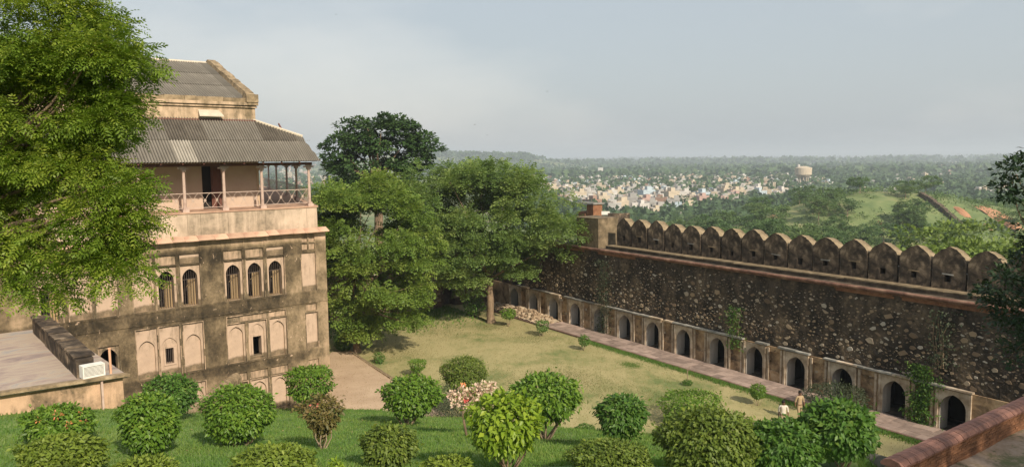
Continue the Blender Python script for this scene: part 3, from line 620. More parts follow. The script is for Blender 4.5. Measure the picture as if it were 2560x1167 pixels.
# stair wall and its return
mb = MB(); n = 22
for i in range(n):
    y0 = 34.6 + 7.6 * i / n; y1 = y0 + 7.6 / n - .012; z = 2.95 + .03 * math.sin(i * 1.7)
    mb.add([(x, y, zz) for y in (y0, y1) for (x, zz) in ((-.26, -1), (-.30, z - .12), (-.2, z + .08), (0, z + .17), (.2, z + .08), (.30, z - .12), (.26, -1))], [(i_, i_ + 1, i_ + 8, i_ + 7) for i_ in range(6)] + [(6, 5, 4, 3, 2, 1, 0), (7, 8, 9, 10, 11, 12, 13)])
thing(ob('garden_wall', mb.mesh('garden_wall', M['coping']), None, (-15.75, 0, 0)), 'low garden wall with rounded coping running from the lawn to the palace facade', 'wall')
# ------------------------------------------------------------------ fort wall on the right (local x runs away along the wall, y towards the garden)
fw_ = empty('fort_wall', W0, WALL_ROT, 'long dark rubble-stone fort wall with an arcade at its foot and rounded merlons on top', 'wall')
SK = [-0.58 + 3.27 * k for k in range(14)]
S0, S1 = -14.0, 47.0
def wv(mb): mb.v = mb.v; return mb
ah = [(s - .68, s + .68, -.3, 2.10) for s in SK]; wh = [(s + 1.23, s + 2.04, .75, 2.0) for s in SK[:-1]]
mb = MB(); rect_fill(mb, S0, S1, -.3, 2.36, [(a[0] - .16, a[1] + .16, -.3, 2.28) for a in ah] + wh, 0.0)
for h in wh: reveal_rect(mb, h, 0.0, -.12); mb.quad((h[0], -.12, h[2]), (h[1], -.12, h[2]), (h[1], -.12, h[3]), (h[0], -.12, h[3]))
mb.quad((S0, 0, 2.36), (S1, 0, 2.36), (S1, -.4, 2.36), (S0, -.4, 2.36))
ob('arcade_wall', mb.mesh('arcade_wall', M['arcade']), fw_)
mb = MB(); nx, nz = 300, 28
for i in range(nx + 1):
    for j in range(nz + 1):
        s = S0 + (S1 - S0) * i / nx; z = 2.3 + 4.75 * j / nz
        mb.v.append((s, -.10 - .05 * (z - 2.3) / 4.7 + R.uniform(-.03, .03), z))
for i in range(nx):
    for j in range(nz): k = i * (nz + 1) + j; mb.f.append((k, k + 1, k + nz + 2, k + nz + 1)); mb.m.append(0)
ob('wall_face', mb.mesh('wall_face', M['mortar']), fw_)
mb = MB(); mb.box(S0, S1, -2.78, -2.5, -12, 7.2); mb.box(S0, S1, -2.5, -2.45, -.3, 7.2); mb.quad((S0, -2.4, -.02), (S1, -2.4, -.02), (S1, 0, -.02), (S0, 0, -.02)); ob('outer_face', mb.mesh('outer_face', M['mortar']), fw_)
mb = MB(); x = S0
while x < S1: w_ = R.uniform(1.2, 3.0); mb.box(x, min(S1, x + w_), -.55, .04, 7.10, 7.24 + R.uniform(-.02, .02)); x += w_
mb.box(S0, S1, -2.8, -.55, 7.0, 7.2)
ob('wall_walk', mb.mesh('wall_walk', M['walk']), fw_)
x = S0
while x < S1:
    w_ = min(R.uniform(2.2, 4.2), S1 - x); mb = MB(); dz = R.uniform(-.015, .015); mb.tube([(x + .01, .07, 7.17 + dz), (x + w_ - .01, .07, 7.17 + R.uniform(-.015, .015))], .10, 10)
    mb.box(x + .01, x + w_ - .01, -.12, -.03 + R.uniform(0, .02), 6.98, 7.06); ob('cornice', mb.mesh('cornice', M['cornice'], False), fw_); x += w_
mb = MB()
for (a, b) in ((-8, 2.3), (3.0, 6.5), (24.5, 29), (31, 36)):
    x = a
    while x < b: mb.box(x, x + .23, -.2, -.075 + R.uniform(-.01, .01), 6.84, 6.9); mb.box(x + .1, x + .33, -.2, -.08 + R.uniform(-.01, .01), 6.915, 6.975); mb.box(x, x + .23, -.2, -.085 + R.uniform(-.01, .01), 6.77, 6.83); x += .245
o_ = ob('brick_band', mb.mesh('brick_band', M['brick']), fw_); o_['kind'] = 'stuff'
mb = MB(); x = S0
while x < 28.6: w_ = R.uniform(.8, 2.2); mb.box(x, min(x + w_ - .01, 28.6), -1.35, -.52 + R.uniform(-.03, .03), 7.2, 7.46 + R.uniform(-.02, .02), j=.01); mb.box(x, min(x + w_ - .01, 28.6), -1.35, -.48 + R.uniform(-.03, .03), 7.462, 7.53, 1, j=.012); x += w_
ob('bench', mb.mesh('bench', [M['walk'], M['merlontop']]), fw_)
# arch niches
def arch_mesh():
    mb = MB(); mb.v = []
    arch_panel(mb, -.86, .86, -.05, 2.30, .67, 1.32, 2.08, 0, 0.85, -.05, 0, 1, None, 1.35)
    V = mb.v; mb.v = [(x, .05 - y, z) for x, y, z in V]
    for sx in (-1, 1): mb.box(sx * .86 - .07, sx * .86 + .07, 0, .10, -.05, 2.30, 0)
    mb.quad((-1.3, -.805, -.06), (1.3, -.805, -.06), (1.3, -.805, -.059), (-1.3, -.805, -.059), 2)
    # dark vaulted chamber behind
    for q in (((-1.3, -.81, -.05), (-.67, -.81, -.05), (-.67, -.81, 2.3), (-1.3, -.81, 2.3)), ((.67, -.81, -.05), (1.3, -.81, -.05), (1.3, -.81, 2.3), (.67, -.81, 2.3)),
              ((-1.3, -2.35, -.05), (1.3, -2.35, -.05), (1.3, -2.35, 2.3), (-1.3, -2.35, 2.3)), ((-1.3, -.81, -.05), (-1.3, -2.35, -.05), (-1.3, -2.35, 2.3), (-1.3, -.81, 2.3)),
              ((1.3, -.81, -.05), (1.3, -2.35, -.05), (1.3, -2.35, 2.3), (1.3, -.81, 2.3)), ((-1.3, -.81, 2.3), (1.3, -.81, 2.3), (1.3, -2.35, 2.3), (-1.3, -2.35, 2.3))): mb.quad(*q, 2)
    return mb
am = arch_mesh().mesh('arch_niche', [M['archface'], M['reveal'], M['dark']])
for s in SK: ob('arch_niche', am, fw_, (s, 0, 0))
pl = MB(); pl.box(-.07, .07, 0, .085, -.02, 2.26); plm = pl.mesh('pilaster', M['archface'])
for s in SK[:-1]:
    for d_ in (1.12, 2.15): ob('pilaster', plm, fw_, (s + d_, 0, 0))
for s in SK[:-1]:
    x = s - 1.0
    while x < s + 2.2:
        w_ = R.uniform(.7, 1.5)
        if R.random() < .82:
            mb = MB(); mb.box(0, w_ - .02, -.3, .17 + R.uniform(-.03, .04), 0, .11 + R.uniform(-.02, .02), j=.012); ob('lintel_slab', mb.mesh('lintel_slab', M['lintel'] if R.random() < .7 else M['archface']), fw_, (x, 0, 2.38))
        x += w_
# rubble stones set in the wall
def stone_mesh(i):
    n = R.choice((4, 5, 5, 6)); asp = R.choice((R.uniform(.36, .55), R.uniform(.5, .75), R.uniform(.65, .95))); P = []
    for k in range(n):
        a = 2 * math.pi * (k + R.uniform(-.36, .36)) / n; r = R.uniform(.70, 1.18); P.append((r * math.cos(a), r * math.sin(a) * asp))
    mb = MB(); V = [(x, -.1, z) for x, z in P] + [(x * .99, .10 + R.uniform(-.02, .03), z * .99) for x, z in P] + [(x * .90, .15 + R.uniform(-.05, .07), z * .90) for x, z in P]
    Fs = [(k, n + k, n + (k + 1) % n, (k + 1) % n) for k in range(n)] + [(n + k, 2 * n + k, 2 * n + (k + 1) % n, n + (k + 1) % n) for k in range(n)] + [tuple(range(2 * n, 3 * n))]
    mb.add(V, Fs); return mb
SM = [stone_mesh(i) for i in range(14)]
smesh = [m_.mesh('stone', M['stone']) for m_ in SM]
st = []; grid = {}
def try_stone(s, z, r):
    k = (int(s / .5), int(z / .5))
    for a in (-1, 0, 1):
        for b in (-1, 0, 1):
            for (s2, z2, r2) in grid.get((k[0] + a, k[1] + b), ()):
                if math.hypot(s - s2, (z - z2) * 1.25) < (r + r2) * .93: return False
    grid.setdefault(k, []).append((s, z, r)); st.append((s, z, r)); return True
dens = lambda s, z: .55 + .45 * math.sin(s * .9 + math.sin(z * 1.7) * 2) * math.sin(z * 2.1 + s * .37)
for r0, r1, n, zmax in ((.22, .32, 170, 5.9), (.13, .21, 1100, 6.2), (.075, .13, 3800, 6.5), (.035, .075, 9000, 6.75)):
    for _ in range(n):
        s = R.uniform(-8, 46); z = R.uniform(2.62, zmax) if R.random() < .92 else R.uniform(2.6, 6.75)
        if R.random() < (.12 + .88 * dens(s, z) ** 1.1) * min(1, (6.9 - z) / 1.6): try_stone(s, z, R.uniform(r0, r1))
for s in SK[:-1]:
    for _ in range(60):
        x = s + R.uniform(1.15, 2.1); z = R.uniform(.05, 2.2)
        if R.random() < .6: try_stone(x, z, R.uniform(.05, .17))
main, st = st, []
for r0, r1, n in ((.10, .17, 2600), (.06, .11, 7000), (.035, .06, 9000)):
    for _ in range(n): try_stone(R.uniform(-8, 46), R.uniform(2.6, 6.9), R.uniform(r0, r1))
fill, st = st, main
view = sorted(st, key=lambda t: -(t[2] * (1 if -3 < t[0] < 44 else .02)) / (W0 + WD * t[0] - EYE).length)
wy = lambda s, z: (-.10 - .05 * (z - 2.3) / 4.7 + .005) if z > 2.3 else (-.135 if any(h[0] < s < h[1] and h[2] < z < h[3] for h in wh) else -.02)
for s, z, r in view[:300]:
    yb = wy(s, z)
    ob('stone', R.choice(smesh), fw_, (s, yb, z), (0, R.uniform(-.3, .3), 0), (r, r * .72, r))
mb = MB()
for s, z, r in view[300:]:
    yb = wy(s, z)
    m_ = R.choice(SM); a = R.uniform(-.35, .35); ca, sa = math.cos(a), math.sin(a)
    mb.add([(s + r * (x * ca + zz * sa), yb + y * r * .75, z + r * (zz * ca - x * sa)) for x, y, zz in m_.v], m_.f)
o_ = ob('stone', mb.mesh('stones_small', M['stone']), fw_); o_['kind'] = 'stuff'
mb = MB()
for s, z, r in fill:
    m_ = R.choice(SM); a = R.uniform(-.35, .35); ca, sa = math.cos(a), math.sin(a); yb = wy(s, z)
    mb.add([(s + r * (x * ca + zz * sa), yb + y * r * .8, z + r * (zz * ca - x * sa)) for x, y, zz in m_.v], m_.f)
o_ = ob('stone', mb.mesh('stones_dark', M['stonedark']), fw_); o_['kind'] = 'stuff'
# merlons
MS0, MSD = -1.26, 1.90
def merlon_mesh(i):
    mb = MB(); W = .895; zs, za = 1.70, 2.42; T = .82
    A = []
    for k in range(9):
        t = k / 8; x = -W + W * t; z = zs + (za - zs) * (.55 * (1 - (1 - t) ** 2.4) ** .75 + .45 * t); A.append((x, z))
    A = A + [(-x, z) for x, z in A[-2::-1]]; A = [(x + R.uniform(-.03, .03), z + R.uniform(-.045, .03)) for x, z in A]
    hx = R.uniform(-.08, .08); hz = R.uniform(.42, .6); hw_ = R.uniform(.13, .2); hh_ = R.uniform(.3, .5)
    Z0 = zs - .1; rect_fill(mb, -W, W, 0, Z0, [(hx - hw_, hx + hw_, hz, hz + hh_)], 0); V0 = len(mb.f)
    mb.add([(-W, 0, Z0)] + [(x, 0, z) for x, z in A] + [(W, 0, Z0)], [tuple(range(len(A) + 2))])
    reveal_rect(mb, (hx - hw_, hx + hw_, hz, hz + hh_), 0, .7)
    mb.quad((hx - hw_, .7, hz), (hx + hw_, .7, hz), (hx + hw_, .7, hz + hh_), (hx - hw_, .7, hz + hh_), 2)
    O = [(-W, 0)] + A + [(W, 0)]
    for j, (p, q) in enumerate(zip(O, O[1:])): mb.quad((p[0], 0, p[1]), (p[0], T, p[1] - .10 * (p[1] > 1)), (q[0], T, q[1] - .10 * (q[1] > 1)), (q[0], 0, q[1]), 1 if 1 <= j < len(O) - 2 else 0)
    mb.add([(x, T, z - .1 * (z > 1)) for x, z in O][::-1], [tuple(range(len(O)))])
    mb.v = [(x, -y, z) for x, y, z in mb.v]; mb.f = [f[::-1] for f in mb.f]
    return mb, (hx, hz + hh_)
SMR = [MS0 + MSD * k for k in range(-4, 16)]
for i, s in enumerate(SMR):
    m_, hp = merlon_mesh(i); o = ob('merlon', m_.mesh('merlon', [M['merlon'], M['merlontop'], M['dark']]), fw_, (s + R.uniform(-.03, .03), -1.32, 7.45), (R.uniform(-.02, .02), R.uniform(-.018, .018), R.uniform(-.02, .02)), (R.uniform(.96, 1.03), 1, R.uniform(.955, 1.03)))
    if i % 3 != 1:
        lm = MB(); lm.box(-.3 - .1 * R.random(), .3, -.05, .05, 0, .07, j=.01); ob('lintel_slab', lm.mesh('lintel_slab', M['lintel'] if i % 2 else M['coping']), o, (hp[0], -.02, hp[1]))
    for _ in range(8 if i not in (3, 4, 5, 6) else 20):
        r = R.uniform(.045, .12); x, z = R.uniform(-.75, .75), R.uniform(.3, 2.0)
        if abs(x - hp[0]) < .35 and abs(z - hp[1] + .2) < .45: continue
        ob('stone', R.choice(smesh), o, (x, -.05, z), (0, R.uniform(-.5, .5), 0), (r, r * .35, r))
    bl_ = MB(); bl_.box(-.09, .09, -.75, -.12, 1.0, 1.06); ob('tie_slab', bl_.mesh('tie_slab', M['lintel']), o, (.95, 0, 0))
mb = MB(); mb.box(29.35, 32.3, -2.5, -.3, 7.2, 9.72, j=.03); ob('block', mb.mesh('block', M['blocklit']), fw_)
mb = MB(); mb.box(29.30, 32.36, -2.56, -.25, 9.72, 9.80, j=.02); ob('block_cap', mb.mesh('block_cap', M['blocklit']), fw_)
# structures on the wall beyond the block
p = on_y(1485, 530, 80)
t_ = thing(empty('brick_turret', (p.x, p.y, 7.0), WALL_ROT, 'small broken brick turret behind the plastered block on the wall', 'turret'), 'small broken brick turret behind the plastered block on the wall', 'turret')
mb = MB(); mb.box(-.6, .55, -.6, .6, 0, 3.1, j=.05); mb.box(.7, 2.0, -.6, .6, 0, 2.3, j=.05); ob('masonry', mb.mesh('masonry', M['brick']), t_); mb = MB(); mb.box(-.75, 2.2, -.75, .75, 3.1, 3.25, j=.03); ob('cap_slab', mb.mesh('cap_slab', M['lintel']), t_)
p = on_y(1547, 540, 76); mb = MB(); mb.box(-1.1, 1.1, -.3, .3, -3, .12, j=.03); thing(ob('low_wall', mb.mesh('low_wall', M['merlon']), None, (p.x, p.y, 9.3), (0, 0, -.1)), 'short dark plastered wall stub beyond the block, left of the first merlon', 'wall')
p = on_y(1514, 533, 78); s_ = empty('notice_board', (p.x, p.y, p.z), -.15, 'small blank white board standing behind the block on the wall', 'board'); mb = MB(); mb.box(-.42, .42, -.02, .02, -.16, .2); ob('panel', mb.mesh('panel', M['white']), s_); mb = MB(); mb.tube([(-.36, .04, -1.2), (-.36, .04, .2)], .03); mb.tube([(.36, .04, -1.2), (.36, .04, .2)], .03); ob('leg', mb.mesh('leg', M['iron']), s_)
# end wall closing the garden
ew = empty('end_wall', wl(47, -2, 0), WALL_ROT + math.pi / 2, 'brown rubble wall closing the far end of the garden behind the trees', 'wall')
mb = MB(); rect_fill(mb, 0, 46, -.3, 5.4, [(14.4, 16.0, -.3, 2.4), (6.0, 7.4, -.3, 2.9)], 0); reveal_rect(mb, (14.4, 16.0, -.3, 2.4), 0, -1.2); reveal_rect(mb, (6.0, 7.4, -.3, 2.9), 0, -1.2); mb.quad((0, 0, 5.4), (46, 0, 5.4), (46, -1.4, 5.4), (0, -1.4, 5.4)); mb.quad((0, -1.4, -.3), (46, -1.4, -.3), (46, -1.4, 5.4), (0, -1.4, 5.4)); mb.box(8, 22, .02, .9, 2.55, 2.75); mb.box(8, 13, 0.02, .8, -.2, 2.55); mb.box(17.3, 22, 0.02, .8, -.2, 2.55)
ob('wall_face', mb.mesh('wall_face', m_noise('brown masonry', [(.28, (.05, .035, .025)), (.5, (.16, .10, .07)), (.72, (.30, .21, .15))], 1.2, .8, .06)), ew)
mb = MB(); row = 0.1
while row < 5.2:
    x = R.uniform(0, .4)
    while x < 34:
        w_ = R.uniform(.25, .75)
        inb = 8 < x < 13 or 17.3 < x < 22
        if R.random() < .5 and not (13.6 < x < 16.2 and row < 2.6) and not (5.5 < x < 7.6 and row < 3.1): y0 = .82 if inb and row < 2.2 else .01; mb.box(x, x + w_ - .04, y0 - .06, y0 + R.uniform(.03, .08), row, row + R.uniform(.2, .3), j=.02)
        x += w_
    row += .34
o_ = ob('stone', mb.mesh('stone', M['stone']), ew); o_['kind'] = 'stuff'
# ------------------------------------------------------------------ paths

mb = MB(); mb.quad((S0, .01, .02), (S1, .01, .02), (S1, 2.72, .02), (S0, 2.72, .02)); pth = struct(ob('paved_path', mb.mesh('paved_path', M['bmortar']), None, W0, (0, 0, WALL_ROT)))
slabs = []
for lane, (y0, y1) in enumerate(((.06, .9), (.9, 1.75), (1.75, 2.5))):
    x = -5.0 + lane * .3
    while x < 46:
        w_ = R.uniform(.5, .95); slabs.append((x, w_, y0, y1)); x += w_
slabs.sort()
big = MB()
for i, (x, w_, y0, y1) in enumerate(slabs):
    t = .055 + R.uniform(-.008, .012); m_ = MB() if i < 186 else big
    m_.box(x + .008, x + w_ - .008, y0 + .008, y1 - .008, .0, t)
    if i < 186: ob('paving_slab', m_.mesh('paving_slab', M['pave']), pth)
o_ = ob('paving_slab', big.mesh('paving_slabs_far', M['pave']), pth); o_['kind'] = 'stuff'
x = -6.0
while x < 46: w_ = R.uniform(.6, 1.2); mb = MB(); mb.box(0, w_ - .012, 2.52, 2.70, -.1, .10 + R.uniform(-.015, .015), j=.008); ob('kerb_stone', mb.mesh('kerb_stone', M['kerb']), pth, (x, 0, 0)); x += w_
poly = [on_z(u_, v_, .0) for u_, v_ in ((829, 880), (875, 878), (915, 905), (965, 938), (1020, 975), (1075, 1010), (1150, 1060))]
poly = [(q.x, q.y) for q in poly] + [(-3.0, 38.0), (-9, 38.0), tuple(bl(-3, -2)[:2]), tuple(bl(0.2, -.3)[:2]), tuple(bl(1.5, 6)[:2])]
mb = MB(); mb.prism(poly, -.05, .03); struct(ob('dirt_path', mb.mesh('dirt_path', M['dirt'])))
ed = poly[1:6]; mb_n = 0
dp = bpy.data.objects['dirt_path']
for (a, b) in zip(ed, ed[1:]):
    L = math.hypot(b[0] - a[0], b[1] - a[1]); t = 0
    while t < L - .2:
        w_ = R.uniform(.22, .42); c_ = ((a[0] + (b[0] - a[0]) * (t + w_ / 2) / L), (a[1] + (b[1] - a[1]) * (t + w_ / 2) / L)); m_ = MB(); m_.box(-w_ / 2, w_ / 2 - .03, -.11, .11, -.05, .09 + R.uniform(-.02, .03), j=.02)
        ob('edging_stone', m_.mesh('edging_stone', M['coping']), dp, (c_[0], c_[1], 0), (0, 0, math.atan2(b[1] - a[1], b[0] - a[0]) + R.uniform(-.08, .08))); t += w_
# rubble heap on the path
mb = MB(); P_ = []
def heap(s, n): return .62 * math.exp(-((s - 39.5) / 4.6) ** 4) * math.exp(-((n - 1.35) / 1.05) ** 2) * (.8 + .25 * math.sin(s * 1.9) * math.sin(n * 2.2 + s)) + .05
for i in range(61):
    for j in range(13): s, n = 34 + 12 * i / 60, .05 + 2.5 * j / 12; mb.v.append((s, n, heap(s, n) + R.uniform(-.02, .03)))
for i in range(60):
    for j in range(12): k = i * 13 + j; mb.f.append((k, k + 13, k + 14, k + 1)); mb.m.append(0)
for _ in range(1100):
    s, n = R.gauss(39.8, 2.7), R.gauss(1.35, .65)
    if not (34 < s < 46 and .05 < n < 2.55): continue
    r = R.choice((.05, .07, .1, .16)) * R.uniform(.7, 1.3); z = heap(s, n); mb.box(s - r, s + r, n - r * .7, n + r * .7, z - r * .4, z + r * .7, j=r * .35)
o_ = struct(ob('rubble_heap', mb.mesh('rubble_heap', M['rubble']), None, W0, (0, 0, WALL_ROT)), 'stuff')
# ------------------------------------------------------------------ brick parapet, near right
pA, pB = on_z(2228, 1152, 7.15), on_z(2575, 994, 7.15); dv = (pB - pA); Lp = dv.length + 6; prot = math.atan2(dv.y, dv.x)
br = empty('brick_parapet', (pA.x, pA.y, 0), prot, 'low brick parapet with a red rounded coping beside the dirt track', 'parapet')
mb = MB(); mb.box(0, Lp, -.16, .16, 3.0, 6.98); ob('core', mb.mesh('core', M['bmortar']), br)
mb = MB(); mb.box(0, .225, -.03, .04, 0, .066); bme = mb.mesh('brick', M['brick'])
nb = 0; rest = MB()
for r_ in range(8):
    x = .0 + (r_ % 2) * .12
    while x < Lp - .2:
        z = 6.98 - .08 * (r_ + 1)
        if x < 9.5 and nb < 300: ob('brick', bme, br, (x, -.16 + R.uniform(-.012, .008), z)); nb += 1
        else: rest.box(x, x + .225, -.19, -.12, z, z + .066)
        x += .238
o_ = ob('brick', rest.mesh('bricks_rest', M['brick']), br); o_['kind'] = 'stuff'
cb = MB(); PR = [(-.27, 6.99), (-.29, 7.06), (-.2, 7.15), (0, 7.2), (.2, 7.15), (.29, 7.06), (.27, 6.99)]
cb.add([(x, y, z) for x in (0, .105) for y, z in PR], [(i, i + 1, i + 8, i + 7) for i in range(6)] + [(6, 5, 4, 3, 2, 1, 0), (7, 8, 9, 10, 11, 12, 13), (0, 7, 13, 6)]); cme = cb.mesh('coping_brick', M['copebrick'])
x = 0.0
while x < Lp - .1: ob('coping_brick', cme, br, (x, R.uniform(-.008, .008), R.uniform(-.01, .006)), (0, 0, R.uniform(-.02, .02))); x += .112
# dirt track inside the parapet
tm, nt, b_ = new_mat('dirt track'); n1 = noise(nt, .7, 8, .65, dist=.5); n2 = noise(nt, 8, 7, .7)
c_ = ramp(nt, math_(nt, 'ADD', math_(nt, 'MULTIPLY', n1, .7), math_(nt, 'MULTIPLY', n2, .3)), [(.38, (.09, .13, .04)), (.46, (.17, .16, .08)), (.52, (.36, .27, .19)), (.64, (.48, .38, .30))]); nt.links.new(c_, b_.inputs['Base Color']); bump(nt, b_, n2, .7, .05)
mb = MB(); e = pA; dvn = dv.normalized(); nn = Vector((dvn.y, -dvn.x, 0))
for i in range(31):
    for j in range(21):
        q = pA + dvn * (-2.5 + 16 * i / 30) + nn * (-.1 + 9 * j / 20); mb.v.append((q.x, q.y, 6.36 + .10 * j / 20 + .05 * math.sin(i * .8) * math.sin(j * .9) + max(0, (.35 - .35 * i / 5))))
for i in range(30):
    for j in range(20): k = i * 21 + j; mb.f.append((k, k + 21, k + 22, k + 1)); mb.m.append(0)
struct(ob('dirt_track', mb.mesh('dirt_track', tm, True)))
a_, b2 = on_bank(2120, 1122), on_bank(2330, 1180); mb = MB(); ang = math.atan2(b2.y - a_.y, b2.x - a_.x); L = (b2 - a_).length; mb.box(0, L, -.12, .12, -.6, .09, j=.02)
struct(ob('kerb', mb.mesh('kerb', M['lintel']), None, (a_.x, a_.y, a_.z), (0, math.atan2(a_.z - b2.z, math.hypot(b2.x - a_.x, b2.y - a_.y)), ang)))
# ------------------------------------------------------------------ unseen block added behind the viewpoint to shade the right side of the garden
tw = empty('unseen_shade_block', (0, 0, 0), 0, 'tall unseen block added behind the viewpoint to cast shade', 'building')
TX, TY, TH = 52.0, -20.0, 46.0
mb = MB(); hs = [(TX + 4 + 8 * i, TX + 6.2 + 8 * i, z, z + 3.4) for i in range(12) for z in (12, 19, 26)]
rect_fill(mb, TX, TX + 100, 0, TH, hs, TY)
for h in hs: reveal_rect(mb, h, TY, -.6); mb.quad((h[0], TY - .6, h[2]), (h[1], TY - .6, h[2]), (h[1], TY - .6, h[3]), (h[0], TY - .6, h[3]))
mb.quad((TX, TY, 0), (TX, TY - 16, 0), (TX, TY - 16, TH), (TX, TY, TH)); mb.quad((TX + 100, TY, 0), (TX + 100, TY - 16, 0), (TX + 100, TY - 16, TH), (TX + 100, TY, TH)); mb.quad((TX, TY - 16, 0), (TX + 100, TY - 16, 0), (TX + 100, TY - 16, TH), (TX, TY - 16, TH)); mb.quad((TX, TY, TH), (TX + 100, TY, TH), (TX + 100, TY - 16, TH), (TX, TY - 16, TH))
ob('wall', mb.mesh('wall', M['upper']), tw)
mb = MB()
for i in range(50): mb.box(TX + 2 * i, TX + 2 * i + 1.5, TY - .6, TY, TH, TH + 1.3)
o_ = ob('shade_block_battlement', mb.mesh('shade_block_battlement', M['upper']), tw)
# ------------------------------------------------------------------ vegetation
def T(v, f): return np.array(v, float), np.array(f, int)
LEAF_V, LEAF_F = T([(0, 0, 0), (.27, .42, .07), (0, 1, -.06), (-.27, .42, .07)], [(0, 1, 2), (0, 2, 3)])
NARROW_V, NARROW_F = T([(0, 0, 0), (.17, .4, .05), (0, 1, -.12), (-.17, .4, .05)], [(0, 1, 2), (0, 2, 3)])
CARD_V, CARD_F = T([(0, 0, 0), (.42, .35, .1), (.1, 1, 0), (-.42, .55, .08)], [(0, 1, 2), (0, 2, 3)])
BLADE_V, BLADE_F = T([(-.09, 0, 0), (.09, 0, 0), (.0, 1, .12)], [(0, 1, 2)])
def frond(np_, wid, lng, droop):
    V, Fc = [], []
    for i in range(np_):
        y = .12 + .8 * i / max(1, np_ - 1); z = -droop * y * y; l = lng * (1 - .45 * abs(y - .45))
        for s in (-1, 1):
            o = len(V); V += [(0, y, z), (s * l * .5 + 0, y + .16 * l - wid, z - .08 * l + .02), (s * l, y + .45 * l, z - .30 * l), (s * l * .45, y + .16 * l + wid, z - .06 * l + .02)]; Fc.append((o, o + 1, o + 2, o + 3))
    y = .95; o = len(V); V += [(0, y, -droop * .9), (wid, y + .14, -droop * 1.1), (0, y + .3, -droop * 1.4), (-wid, y + .14, -droop * 1.1)]; Fc.append((o, o + 1, o + 2, o + 3))
    return T(V, Fc)
FN_V, FN_F = frond(4, .075, .40, .32)
FM_V, FM_F = frond(3, .13, .46, .35)
def runit(n): return nrm(rng.normal(size=(n, 3)))
def crown_np(lobes, n_clumps, cr, per, inner=.7, droop=.5, flat=1.0, spread=.75):
    """lobes: (centre, radii). leaf positions, axes, normals, tone: leaves gathered in clumps near the lobes' surfaces"""
    C = np.array([l[0] for l in lobes], float); Rr = np.array([l[1] for l in lobes], float)
    wgt = (Rr[:, 0] * Rr[:, 2]); wgt = wgt / wgt.sum(); idx = rng.choice(len(lobes), n_clumps * 3, p=wgt)
    d = runit(len(idx)); p = C[idx] + d * Rr[idx] * rng.uniform(inner, 1.0, (len(idx), 1))
    keep = np.ones(len(idx), bool)
    for k in range(len(lobes)): q = np.linalg.norm((p - C[k]) / Rr[k], axis=1); keep &= ~((q < .62) & (idx != k))
    p, d = p[keep][:n_clumps], d[keep][:n_clumps]; n = len(p)
    r = cr * rng.uniform(.6, 1.25, n); ct = rng.uniform(0, 1, n)
    k = np.repeat(np.arange(n), per); m = len(k)
    u = runit(m); u[:, 2] = np.where(u[:, 2] < -.15, -u[:, 2] * rng.uniform(-.4, 1, m), u[:, 2]); rad = rng.uniform(.2, 1, m) ** .45
    off = u * (rad * r[k])[:, None]; off[:, 2] *= .72
    P = p[k] + off
    ax = u * .95 + d[k] * .25 + rng.normal(size=(m, 3)) * .28; ax[:, 2] -= droop * .55
    nv = np.array([0, 0, 1.0]) * .7 + u * .5 + d[k] * .4 + rng.normal(size=(m, 3)) * .3
    tone = np.clip(.45 * ct[k] + .35 * rng.uniform(0, 1, m) + .25 * (off[:, 2] / np.maximum(r[k], 1e-3) * .5 + .3), 0, 1)  # last term lightens clump tops: light from above put into the leaf colour
    return P, ax, nv, tone, p
def lob(cx, cy, rx, ry, Y, dep=None):
    c = on_y(cx, cy, Y); k = Y / F; return (tuple(c), (rx * k, (dep or (rx + ry) / 2) * k, ry * k))
def limbs(mb, base, trunk_top, tips, r0, r1, bend=.15, seg=7):
    base, top = Vector(base), Vector(trunk_top); P = [base - Vector((0, 0, .2)), base + Vector((0, 0, .12))]; n = 6
    for i in range(1, n + 1): t = i / n; P.append(base.lerp(top, t) + Vector((R.uniform(-1, 1), R.uniform(-1, 1), 0)) * bend * r0 * 2)
    mb.tube(P, [r0 * 1.7, r0 * 1.25] + [r0 + (r1 - r0) * i / n for i in range(1, n + 1)], seg + 3)
    for t in tips:
        t = Vector(t); L = (t - top).length; Q = [top - Vector((0, 0, r1 * .6))]
        for i in range(1, 5): k = i / 4; Q.append(top.lerp(t, k) + Vector((R.uniform(-1, 1), R.uniform(-1, 1), R.uniform(-.3, 1))) * L * .07 * (1 - k * .5))
        mb.tube(Q, [r1 * .55, r1 * .36, r1 * .24, r1 * .13, r1 * .05], 5)
def tree(name, label, base, top, lobes, n_clumps, cr, per, size, mat, tv, tf, r0, r1, group=None, droop=.5, ntips=26, bark='bark', cat='tree', inner=.7):
    b = Vector(base); t = empty(name, b, 0, label, cat, group)
    P, ax, nv, tone, cl = crown_np(lobes, n_clumps, cr, per, inner, droop)
    S = size * rng.uniform(.65, 1.3, len(P))
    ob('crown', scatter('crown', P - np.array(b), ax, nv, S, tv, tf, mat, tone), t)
    mb = MB(); tips = [Vector(c) - b for c in cl[rng.choice(len(cl), min(ntips, len(cl)), replace=False)]]
    limbs(mb, (0, 0, 0), Vector(top) - b, tips, r0, r1); ob('trunk', mb.mesh('trunk', M[bark], True), t); return t
L_NEAR = m_leaf('near neem leaf', (0.065, 0.135, 0.016), (0.165, 0.25, 0.028), (0.36, 0.40, 0.06), .44)
L_MID = m_leaf('mid neem leaf', (0.065, 0.135, 0.022), (0.165, 0.255, 0.045), (0.32, 0.38, 0.085), .46)
L_MID2 = m_leaf('neem leaf by the wall', (0.068, 0.135, 0.034), (0.165, 0.25, 0.066), (0.32, 0.38, 0.115), .46)
L_DARK = m_leaf('dark fig leaf', (0.026, 0.06, 0.018), (0.05, 0.10, 0.028), (0.09, 0.15, 0.045), .25, .42)
